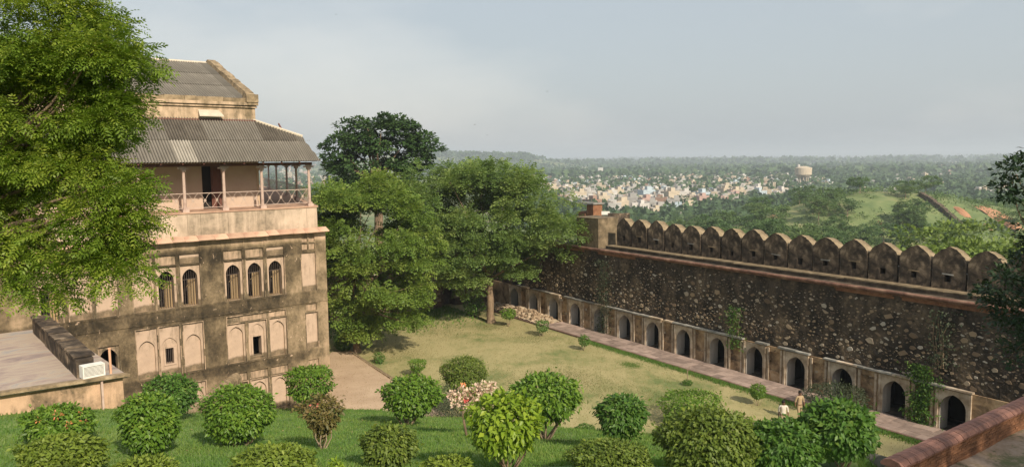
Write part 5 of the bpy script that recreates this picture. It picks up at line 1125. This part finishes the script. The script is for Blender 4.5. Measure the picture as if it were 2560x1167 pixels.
for px, py, Y, h in ((2150, 512, 205, 8), (2130, 522, 203, 7), (2165, 520, 200, 7), (1600, 520, 190, 9), (1650, 530, 185, 8), (1720, 520, 200, 9), (2320, 560, 170, 11), (2350, 565, 175, 10), (1780, 525, 220, 9), (1920, 522, 230, 9), (2280, 522, 225, 8), (2312, 530, 222, 7), (2250, 515, 232, 6)):
    p = on_y(px, py, Y); z = terr_z(p.x, p.y); put_tree(R.choice(VAR[:3]), (p.x, p.y, z - .2), h / 7.0, KN.pop(0), 'knoll trees')
PS_ = []
while len(PS_) < 6000:
    Y = 110 + 380 * R.random() ** .8; X = Y * R.uniform(.07, .70)
    if fort_d(X, Y) < 10: continue
    z = terr_z(X, Y); px, py = proj((X, Y, z))
    if any(inpoly(px, py, c) for c in CLEAR) and R.random() < .80: continue
    PS_.append((X, Y, z))
PS_ = np.array(PS_); n = len(PS_); k = np.repeat(np.arange(n), 24); m = len(k); u = runit(m); u[:, 2] = np.abs(u[:, 2]); hs_ = rng.uniform(.7, 2.3, n)
struct(ob('scrub_undergrowth', scatter('scrub_undergrowth', PS_[k] + u * (hs_[k] * rng.uniform(.4, 1, m))[:, None] * np.array([1.2, 1.2, .9]), u + rng.normal(size=(m, 3)) * .5, u + rng.normal(size=(m, 3)) * .4 + np.array([0, 0, .4]), .50 * rng.uniform(.6, 1.3, m), CARD_V, CARD_F, L_HILL, np.clip(rng.uniform(0, .8, n)[k] + rng.uniform(0, .3, m), 0, 1))), 'stuff')
# old wall over the hillside and a bare clay bank
mb = MB(); A_, B_ = hit(2300, 492, terr_z, 60), hit(2415, 580, terr_z, 60)
for i in range(26):
    t0, t1 = i / 26, (i + 1) / 26; a, b = A_.lerp(B_, t0), A_.lerp(B_, t1); za, zb = terr_z(a.x, a.y), terr_z(b.x, b.y); d_ = (B_ - A_).normalized(); n_ = Vector((d_.y, -d_.x, 0)) * .7
    h = 1.5 + R.uniform(-.2, .2); mb.add([a - n_ + Vector((0, 0, za - a.z - 1)), b - n_ + Vector((0, 0, zb - b.z - 1)), b + n_ + Vector((0, 0, zb - b.z - 1)), a + n_ + Vector((0, 0, za - a.z - 1)), a - n_ + Vector((0, 0, za - a.z + h)), b - n_ + Vector((0, 0, zb - b.z + h)), b + n_ + Vector((0, 0, zb - b.z + h)), a + n_ + Vector((0, 0, za - a.z + h))], ((3, 2, 1, 0), (4, 5, 6, 7), (0, 1, 5, 4), (1, 2, 6, 5), (2, 3, 7, 6), (3, 0, 4, 7)))
thing(ob('hill_wall', mb.mesh('hill_wall', M['walk'])), 'old stone wall running down the green hillside in the distance', 'wall')
CLAY = m_noise('orange clay', [(.3, (.30, .145, .075)), (.7, (.44, .25, .15))], .12, .6, .2)
for px, py, rx, ry in ((2405, 530, 12, 8), (2500, 545, 30, 9), (2205, 568, 9, 6), (2470, 570, 6, 4), (1935, 545, 10, 5)):
    c = hit(px, py, terr_z, 80); mb = MB(); r_ = rx * c.y / F * 1.05
    for i in range(13):
        for j in range(13):
            u_, v_ = (i - 6) / 6, (j - 6) / 6; x, y = c.x + u_ * r_, c.y + v_ * r_ * 2.2; mb.v.append((x, y, terr_z(x, y) + .7 * max(-.3, 1 - u_ * u_ - v_ * v_ + .35 * math.sin(i * 1.9 + j))))
    for i in range(12):
        for j in range(12): k = i * 13 + j; mb.f.append((k, k + 13, k + 14, k + 1)); mb.m.append(0)
    struct(ob('clay_ground', mb.mesh('clay_ground', CLAY, True)))
# ------------------------------------------------------------------ town on the plain
HC = {'white': (.52, .50, .47), 'cream': (.48, .41, .31), 'pink': (.43, .30, .26), 'brick': (.30, .19, .14), 'grey': (.36, .35, .33), 'blue': (.42, .50, .55)}
HM = {k: m_noise(k + ' house', [(.3, tuple(x * .82 for x in c)), (.7, tuple(min(.8, x * 1.1) for x in c))], .35, .2, .05) for k, c in HC.items()}
M['hwin'] = m_plain('dark opening', (.035, .035, .035)); M['hroof'] = m_noise('roof screed', [(.3, (.22, .19, .16)), (.7, (.42, .38, .33))], .3, 0)
def house_mb(v):
    mb = MB(); w, d, h = ((9, 8, 4), (7, 9, 6.6), (13, 8, 3.8), (8, 7, 8.5), (17, 9, 4.5))[v]; w /= 2; d /= 2
    fl = max(1, int(h / 3.1)); hs = []
    for f_ in range(fl):
        n = max(2, int(w * 2 / 3))
        for i in range(n): c = -w + 2 * w * (i + .5) / n; hs.append((c - .5, c + .5, f_ * 3.1 + 1.0, f_ * 3.1 + 2.3) if i != n // 2 else (c - .5, c + .5, f_ * 3.1 + .1, f_ * 3.1 + 2.3))
    rect_fill(mb, -w, w, -2, h, hs, -d)
    for q in hs: reveal_rect(mb, q, -d, .35); mb.quad((q[0], -d + .35, q[2]), (q[1], -d + .35, q[2]), (q[1], -d + .35, q[3]), (q[0], -d + .35, q[3]), 1)
    mb.quad((-w, d, -2), (-w, d, h), (w, d, h), (w, d, -2)); mb.quad((-w, -d, -2), (-w, -d, h), (-w, d, h), (-w, d, -2)); mb.quad((w, -d, -2), (w, d, -2), (w, d, h), (w, -d, h))
    mb.quad((-w, -d, h - .6), (w, -d, h - .6), (w, d, h - .6), (-w, d, h - .6), 2)
    mb.box(w * .1, w * .85, -d * .1, d * .85, h - .6, h + 2.2, 0); mb.box(-w * .7, -w * .4, d * .2, d * .6, h - .6, h + 1.1, 2)
    for a in (-1, 1): mb.box(a * w - .12, a * w + .12, -d, d, h - .6, h + .35); mb.box(-w, w, a * d - .12, a * d + .12, h - .6, h + .352)
    return mb
HB = [house_mb(v) for v in range(5)]
HME = {(v, k): HB[v].mesh('house', [HM[k], M['hwin'], M['hroof']]) for v in range(5) for k in HC}
TOWN = [(1310, 432), (1420, 424), (1560, 426), (1700, 430), (1850, 433), (1960, 446), (2060, 462), (2100, 480), (2010, 492), (1880, 508), (1760, 520), (1690, 534), (1540, 540), (1440, 522), (1330, 490)]
cand = []; cells = set()
def add_house(px, py, force=None, kk=None, sc_=1.0):
    if py < 396: return
    c = hit(px, py, lambda x, y: min(terr_z(x, y), PLAIN + 2), 300, 9000); key = (int(c.x / 11), int(c.y / 13))
    if key in cells: return
    cells.add(key); cand.append((c, force, kk, sc_))
k_ = 0
while k_ < 3600:
    px, py = R.uniform(1310, 2110), R.uniform(424, 542); k_ += 1
    if inpoly(px, py, TOWN): add_house(px, py)
for _ in range(330):
    px, py = R.uniform(2000, 2560), 402 + 95 * R.random() ** 1.2
    if math.sin(px * .021 + py * .05) > .25: add_house(px, py)
for _ in range(160): add_house(R.uniform(1340, 2560), R.uniform(399, 430))
for _ in range(170): add_house(R.uniform(690, 812), R.uniform(418, 480), None, R.choice(('pink', 'brick', 'white', 'cream')))
for px, py, v, kk in ((2140, 447, 4, 'white'), (2165, 445, 4, 'cream'), (2070, 440, 4, 'cream'), (2225, 477, 4, 'white'), (2150, 478, 2, 'cream'), (2185, 480, 4, 'white'), (2300, 482, 2, 'pink'), (2350, 480, 3, 'cream'), (2362, 478, 3, 'white'), (2400, 487, 4, 'pink'), (2430, 490, 4, 'cream'), (2462, 482, 4, 'white'), (2480, 485, 4, 'cream'), (2110, 425, 2, 'white'), (2118, 421, 1, 'white'), (2195, 420, 2, 'white'), (2330, 418, 2, 'white'), (2372, 440, 2, 'pink'), (2420, 434, 4, 'white'), (2395, 420, 2, 'cream'), (2465, 434, 4, 'blue'), (2465, 400, 2, 'white'), (2390, 402, 1, 'white'), (1795, 403, 3, 'white'), (1855, 412, 4, 'white'), (1690, 410, 2, 'white'), (1740, 401, 4, 'white'), (1545, 413, 2, 'cream'), (1560, 426, 2, 'cream'), (1970, 412, 2, 'white'), (2040, 402, 2, 'white'), (2260, 410, 2, 'white'), (1290, 398, 2, 'white'), (1640, 402, 2, 'pink')): add_house(px, py, v, kk)
cand.sort(key=lambda t: t[0].length)
WORD = {'white': 'whitewashed', 'cream': 'cream', 'pink': 'pink', 'brick': 'brick-red', 'grey': 'grey', 'blue': 'pale blue'}
rest = {k: MB() for k in HC}
def house_label(c, v, kk):
    px, py = proj(c); shape = ('low', 'two-storey', 'wide low', 'narrow two-storey', 'long low')[v]
    where = 'seen under the veranda roof' if px < 900 else 'left of the twin minarets' if px < 1450 else 'behind the long white hall' if px < 1650 else 'between the white shed and the mosque' if px < 1900 else 'by the water tower' if px < 2120 else 'among trees above the knoll'
    dep = 'near edge of town' if c.y < 640 else 'middle of town' if c.y < 1000 else 'far side of town'
    return f'{shape} {WORD[kk]} house {where}, {dep}'
for i, (c, v, kk, sc_) in enumerate(cand):
    v = R.choice((0, 0, 1, 1, 2, 3, 0)) if v is None else v; kk = kk or R.choice(('white', 'white', 'white', 'white', 'cream', 'cream', 'cream', 'pink', 'brick', 'grey', 'grey', 'blue')); rz = R.choice((0, .2, -.3, .5, 1.2, -.9, .35)); z = terr_z(c.x, c.y)
    if i < 290:
        thing(ob('house', HME[(v, kk)], None, (c.x, c.y, z), (0, 0, rz), R.uniform(1.0, 1.4)), house_label(c, v, kk), 'house', f'{WORD[kk]} houses of the town')
    else:
        ca, sa = math.cos(rz), math.sin(rz); o = len(rest[kk].v); rest[kk].v += [(c.x + x * ca - y * sa, c.y + x * sa + y * ca, z + zz) for x, y, zz in HB[v].v]; rest[kk].f += [tuple(a + o for a in f) for f in HB[v].f]; rest[kk].m += HB[v].m
for kk, mb in rest.items():
    if mb.f: struct(ob('town_houses', mb.mesh('town_houses', [HM[kk], M['hwin'], M['hroof']])), 'stuff')
def onplain(px, py): return hit(px, py, lambda x, y: PLAIN, 300, 9000)
for (px, py, w, h, lab) in ((1570, 531, 38, 5.2, 'long low white hall at the near edge of the town'), (1650, 534, 30, 4.2, 'lower white shed right of the long white hall')):
    c = onplain(px, py); t = empty('hall', c, -.08, lab, 'building'); mb = MB(); hs = [(-w / 2 + 2 + 4 * i, -w / 2 + 3.4 + 4 * i, .2, 2.4) for i in range(int(w / 4) - 1)]; rect_fill(mb, -w / 2, w / 2, -3, h, hs, -6)
    for q in hs: reveal_rect(mb, q, -6, .4); mb.quad((q[0], -5.6, q[2]), (q[1], -5.6, q[2]), (q[1], -5.6, q[3]), (q[0], -5.6, q[3]), 1)
    mb.quad((-w / 2, 6, -3), (-w / 2, 6, h), (-w / 2, -6, h), (-w / 2, -6, -3)); mb.quad((w / 2, 6, -3), (w / 2, 6, h), (w / 2, -6, h), (w / 2, -6, -3)); ob('wall', mb.mesh('wall', [HM['white'], M['hwin']]), t); mb = MB(); mb.box(-w / 2 - .4, w / 2 + .4, -6.4, 6.4, h, h + .4); ob('roof', mb.mesh('roof', HM['white']), t)
c = onplain(2007, 474); t = empty('water_tower', c, 0, 'cream water tower with a wide drum on a ring of columns above the town', 'water tower'); s_ = c.y / F
def lathe(prof, n=20):
    mb = MB()
    for r, z in prof: mb.v += [(r * math.cos(2 * math.pi * k / n), r * math.sin(2 * math.pi * k / n), z) for k in range(n)]
    for i in range(len(prof) - 1):
        for k in range(n): mb.f.append((i * n + k, i * n + (k + 1) % n, (i + 1) * n + (k + 1) % n, (i + 1) * n + k)); mb.m.append(0)
    return mb
H_ = 60 * s_; ob('tank', lathe([(0, H_ * .50), (7.2 * s_ * 2, H_ * .52), (20 * s_, H_ * .62), (20.5 * s_, H_ * .86), (20.5 * s_, H_ * .90), (6 * s_, H_ * .97), (0, H_ * .975)]).mesh('tank', HM['cream']), t)
ob('lantern', lathe([(3.5 * s_, H_ * .93), (3.5 * s_, H_ * 1.03), (0, H_ * 1.05)], 10).mesh('lantern', HM['white']), t, (-12 * s_, 0, 0))
cm = MB(); cm.tube([(0, 0, 0), (0, 0, H_ * .56)], 1.1 * s_, 8); cme2 = cm.mesh('column', HM['cream'])
for i in range(10): ob('column', cme2, t, (12 * s_ * math.cos(i * .628), 12 * s_ * math.sin(i * .628), 0))
ob('shaft', lathe([(4.5 * s_, 0), (4.5 * s_, H_ * .56)], 12).mesh('shaft', HM['grey']), t)
c = onplain(1923, 485); s_ = c.y / F; t = empty('mosque', c, 0, 'small white mosque with a dome between slim minarets at the town edge', 'mosque'); mb = MB(); mb.box(-11 * s_, 11 * s_, -5 * s_, 5 * s_, -3, 13 * s_); ob('hall', mb.mesh('hall', HM['white']), t)
ob('dome', lathe([(5.5 * s_, 13 * s_), (6 * s_, 16 * s_), (4.5 * s_, 20 * s_), (1.5 * s_, 23 * s_), (.4 * s_, 26 * s_), (0, 28 * s_)], 14).mesh('dome', HM['white']), t)
mm = lathe([(1.9 * s_, 0), (1.6 * s_, 22 * s_), (2.3 * s_, 22.5 * s_), (2.3 * s_, 24 * s_), (1.3 * s_, 24.5 * s_), (1.3 * s_, 28 * s_), (0, 31 * s_)], 10).mesh('minaret', HM['cream'])
for x in (-12, -8.5, 8.5, 12): ob('minaret', mm, t, (x * s_, -4 * s_, 0))
c = onplain(1464, 488); s_ = c.y / F; t = empty('twin_minarets', c, 0, 'pair of slim pale minarets among the houses left of the white hall', 'minarets'); mm = lathe([(2.0 * s_, -3), (1.6 * s_, 17 * s_), (2.2 * s_, 17.5 * s_), (1.4 * s_, 18.5 * s_), (1.2 * s_, 21 * s_), (0, 23 * s_)], 10).mesh('minaret', HM['cream'])
for x in (-5, 5): ob('minaret', mm, t, (x * s_, 0, 0))
c = onplain(1501, 440); s_ = c.y / F; t = empty('tower_block', c, 0, 'tall pale square block standing above the far houses', 'building'); mb = MB(); mb.box(-6 * s_, 6 * s_, -6 * s_, 6 * s_, -3, 20 * s_); mb.box(-6.6 * s_, 6.6 * s_, -6.6 * s_, 6.6 * s_, 20 * s_, 21 * s_); ob('wall', mb.mesh('wall', HM['white']), t)
# woods on the plain, one mass of leaf clumps
L_WOOD = m_leaf('woodland leaf', (0.035, 0.075, 0.03), (0.06, 0.11, 0.042), (0.10, 0.155, 0.058), .2, .6)
PT, SZ = [], []
def wood(px0, px1, d0, d1, n, h, town=False):
    k = 0; g = 0
    while k < n and g < n * 6:
        g += 1; d = 1 / (1 / d0 + (1 / d1 - 1 / d0) * R.random()); X = d * (R.uniform(px0, px1) - 1280) / F; p = (X, d, terr_z(X, d)); px, py = proj(p)
        if inpoly(px, py, TOWN) and R.random() < .60: continue
        if px > 1990 and py < 497 and math.sin(px * .021 + py * .05) > .25 and R.random() < .7: continue
        if math.sin(X * .011 + math.sin(d * .006) * 2) * math.sin(d * .0085 + X * .004) < -.62 and R.random() < .8: continue
        PT.append(p); SZ.append(h * R.uniform(.6, 1.35)); k += 1
wood(1300, 2640, 430, 700, 2300, 7.5); wood(1300, 2640, 700, 1300, 3600, 9); wood(1180, 2640, 1300, 3000, 3600, 13); wood(640, 2640, 3000, 9000, 3400, 24)
wood(640, 830, 420, 3000, 700, 10); wood(1060, 1330, 1800, 3100, 1900, 13)
PT, SZ = np.array(PT), np.array(SZ); n = len(PT); per = np.where(PT[:, 1] < 1300, 22, 12)
k = np.repeat(np.arange(n), per); m = len(k); u = runit(m); u[:, 2] = np.abs(u[:, 2]) * .75 + .1
P = PT[k] + u * (SZ[k] * rng.uniform(.45, 1.0, m))[:, None] * np.array([.75, .75, 1.0])
struct(ob('far_woods', scatter('far_woods', P, u + rng.normal(size=(m, 3)) * .5, u + rng.normal(size=(m, 3)) * .3 + np.array([0, 0, .3]), SZ[k] * np.where(PT[k][:, 1] < 1300, .40, .62), CARD_V * np.array([1.3, 1, 1]), CARD_F, L_WOOD, np.clip(rng.uniform(0, 1, n)[k] * .7 + rng.uniform(0, .3, m), 0, 1))), 'stuff')
for px, py, w in ((1630, 505, 30), (1600, 500, 22), (1740, 505, 26), (1765, 512, 22), (1850, 510, 24), (1880, 505, 20), (1670, 480, 20), (1540, 470, 20), (1760, 468, 18), (1960, 462, 22), (1900, 462, 18), (1430, 470, 18), (1820, 455, 16), (1400, 452, 14), (1580, 450, 14), (1690, 455, 14)):
    c = onplain(px, py); t = put_tree(VAR[R.choice((0, 1, 2))], (c.x, c.y, c.z - .5), w * c.y / F / 5.2, 'big spreading tree among the houses of the town', 'trees among the town houses'); t.name = 'town_tree'
# ------------------------------------------------------------------ two men on the lawn
def person(label, p, face, shirt, trouser, skin_c, step, armL, armR, look):
    t = empty('person', p, face, label, 'person')
    V = [(0, 0, .93), (0, 0, 1.10), (0, -.01, 1.30), (0, .0, 1.44), (0, -.01, 1.52), (0, -.03 + look[1], 1.60), (look[0] * .5, -.03 + look[1] * 1.5, 1.69)]
    E = [(i, i + 1) for i in range(6)]; Rr = [.155, .135, .165, .10, .055, .085, .075]
    def limb(root, pts, rs):
        a = root
        for q, r in zip(pts, rs): V.append(q); Rr.append(r); E.append((a, len(V) - 1)); a = len(V) - 1
    for s, st_ in ((-1, step), (1, -step)): limb(0, [(s * .095, 0, .86), (s * .10, -st_ * .5 - .02, .48), (s * .10, -st_, .10), (s * .11, -st_ - .11, .045)], (.10, .07, .055, .045))
    for s, ar in ((-1, armL), (1, armR)): limb(3, [(s * .19, 0, 1.41), (s * .25, .02 + ar[0] * .5, 1.15), (s * .25 + ar[2], ar[0], .92 + ar[1]), (s * .245 + ar[2] * 1.3, ar[0] - .03, .83 + ar[1] * 1.4)], (.068, .05, .038, .035))
    me = bpy.data.meshes.new('body'); me.from_pydata(V, E, []); o = bpy.data.objects.new('body', me); COL.objects.link(o)
    o.modifiers.new('s', 'SKIN'); sv = me.skin_vertices[0].data
    for i, r in enumerate(Rr): sv[i].radius = (r, r * (.72 if i in (0, 1, 2) else .95)); sv[i].use_root = i == 0
    sb = o.modifiers.new('d', 'SUBSURF'); sb.levels = sb.render_levels = 2
    bpy.context.view_layer.update(); dg = bpy.context.evaluated_depsgraph_get(); nm = bpy.data.meshes.new_from_object(o.evaluated_get(dg)); bpy.data.objects.remove(o)
    nm.materials.clear()
    for c, nme in ((skin_c, 'skin'), (shirt, 'shirt cloth'), (trouser, 'trouser cloth'), ((.03, .022, .018), 'shoe leather')): nm.materials.append(m_plain(nme, c, .8, var=.1, scale=9))
    for f in nm.polygons:
        x, y, z = f.center; f.use_smooth = True
        f.material_index = 3 if z < .10 else 2 if z < .98 and abs(x) < .215 else 0 if z > 1.49 or (abs(x) > .2 and z < 1.12) else 1
    ob('body', nm, t)
    hm = lathe([(0, .105), (.055, .095), (.09, .05), (.095, 0), (.085, -.04)], 12); ob('hair', hm.mesh('hair', m_plain('black hair', (.015, .012, .01)), True), t, (look[0] * .4, -.005 + look[1] * 1.2, 1.685))
    bm_ = MB(); bm_.tube([(.155 * math.cos(a), .112 * math.sin(a), .985) for a in [i * math.pi / 7 for i in range(15)]], .022, 6); ob('belt', bm_.mesh('belt', m_plain('brown belt', (.12, .055, .03))), t)
    nb_ = MB(); nb_.add([(-.014, -.1, 0), (.014, -.1, 0), (0, -.128, .0), (0, -.10, .045)], ((0, 1, 2), (0, 2, 3), (1, 3, 2), (0, 3, 1))); ob('nose', nb_.mesh('nose', m_plain('nose skin', skin_c)), t, (look[0] * .4, look[1] * 1.2, 1.60))
    eb = MB()
    for s in (-1, 1): eb.box(s * .032 - .011, s * .032 + .011, -.108, -.098, .03, .04); eb.box(s * .09 - .012, s * .09 + .012, -.03, .01, -.01, .05)
    ob('eye', eb.mesh('eye', m_plain('dark eye', (.04, .025, .02))), t, (look[0] * .4, look[1] * 1.2, 1.60)); return t
SKC = (.15, .08, .05)
person('man in khaki shirt and trousers walking beside the paved path', on_z(1998, 1052, .02), .25, (.36, .27, .17), (.33, .245, .15), SKC, .16, (.05, .02, 0), (-.06, .03, 0), (0, 0))
p2 = person('man in a pale shirt with a dark strap over his shoulder, looking down', on_z(1957, 1078, .02), -.15, (.58, .53, .46), (.34, .26, .17), SKC, .12, (-.10, .12, .02), (-.05, .05, 0), (-.03, -.035))
mb = MB(); mb.tube([(-.17, -.13, 1.42), (-.2, -.15, 1.2), (-.235, -.12, .95)], .022, 5); mb.tube([(-.17, .1, 1.5), (-.2, .13, 1.2), (-.22, .1, .8)], .03, 6); ob('strap', mb.mesh('strap', M['iron']), p2)
# ------------------------------------------------------------------ birds high in the sky
bm0 = MB(); bm0.tube([(0, -.28, 0), (0, -.1, .02), (0, .15, 0), (0, .34, -.01)], [.02, .075, .06, .015], 6)
for s in (-1, 1): bm0.add([(s * .05, -.1, .03), (s * .35, -.16, .14), (s * .8, .04, .05), (s * .4, .08, .1), (s * .05, .12, .03), (s * .35, -.1, .125)], ((0, 1, 5), (1, 2, 3, 5), (0, 5, 3, 4)))
bme_ = bm0.mesh('bird', m_plain('dark plumage', (.02, .018, .016)))
for px, py, Y, lab in ((840, 37, 160, 'dark bird gliding near the top of the sky'), (1368, 229, 170, 'dark bird flying right of the fig tree, in open sky'), (1218, 338, 150, 'dark bird low above the neem trees'), (1275, 397, 190, 'dark bird just at the skyline beyond the neem trees'), (1187, 312, 175, 'dark bird above the left part of the skyline hill')):
    thing(ob('bird', bme_, None, on_y(px, py, Y), (R.uniform(-.3, .3), R.uniform(-.4, .4), R.uniform(0, 6)), .6), lab, 'bird')
# ------------------------------------------------------------------ air
hzm = bpy.data.materials.new('haze air'); hzm.use_nodes = True; nt = hzm.node_tree; nt.nodes.clear(); o_ = nt.nodes.new('ShaderNodeOutputMaterial'); pv = nt.nodes.new('ShaderNodeVolumePrincipled')
pv.inputs['Color'].default_value = (.80, .90, 1.0, 1); pv.inputs['Density'].default_value = HAZE_D; pv.inputs['Anisotropy'].default_value = 0.1; nt.links.new(pv.outputs[0], o_.inputs['Volume'])
mb = MB(); mb.box(-17500, 17500, -17500, 17500, -40, 75); hz = ob('haze', mb.mesh('haze', hzm)); hz['kind'] = 'stuff'
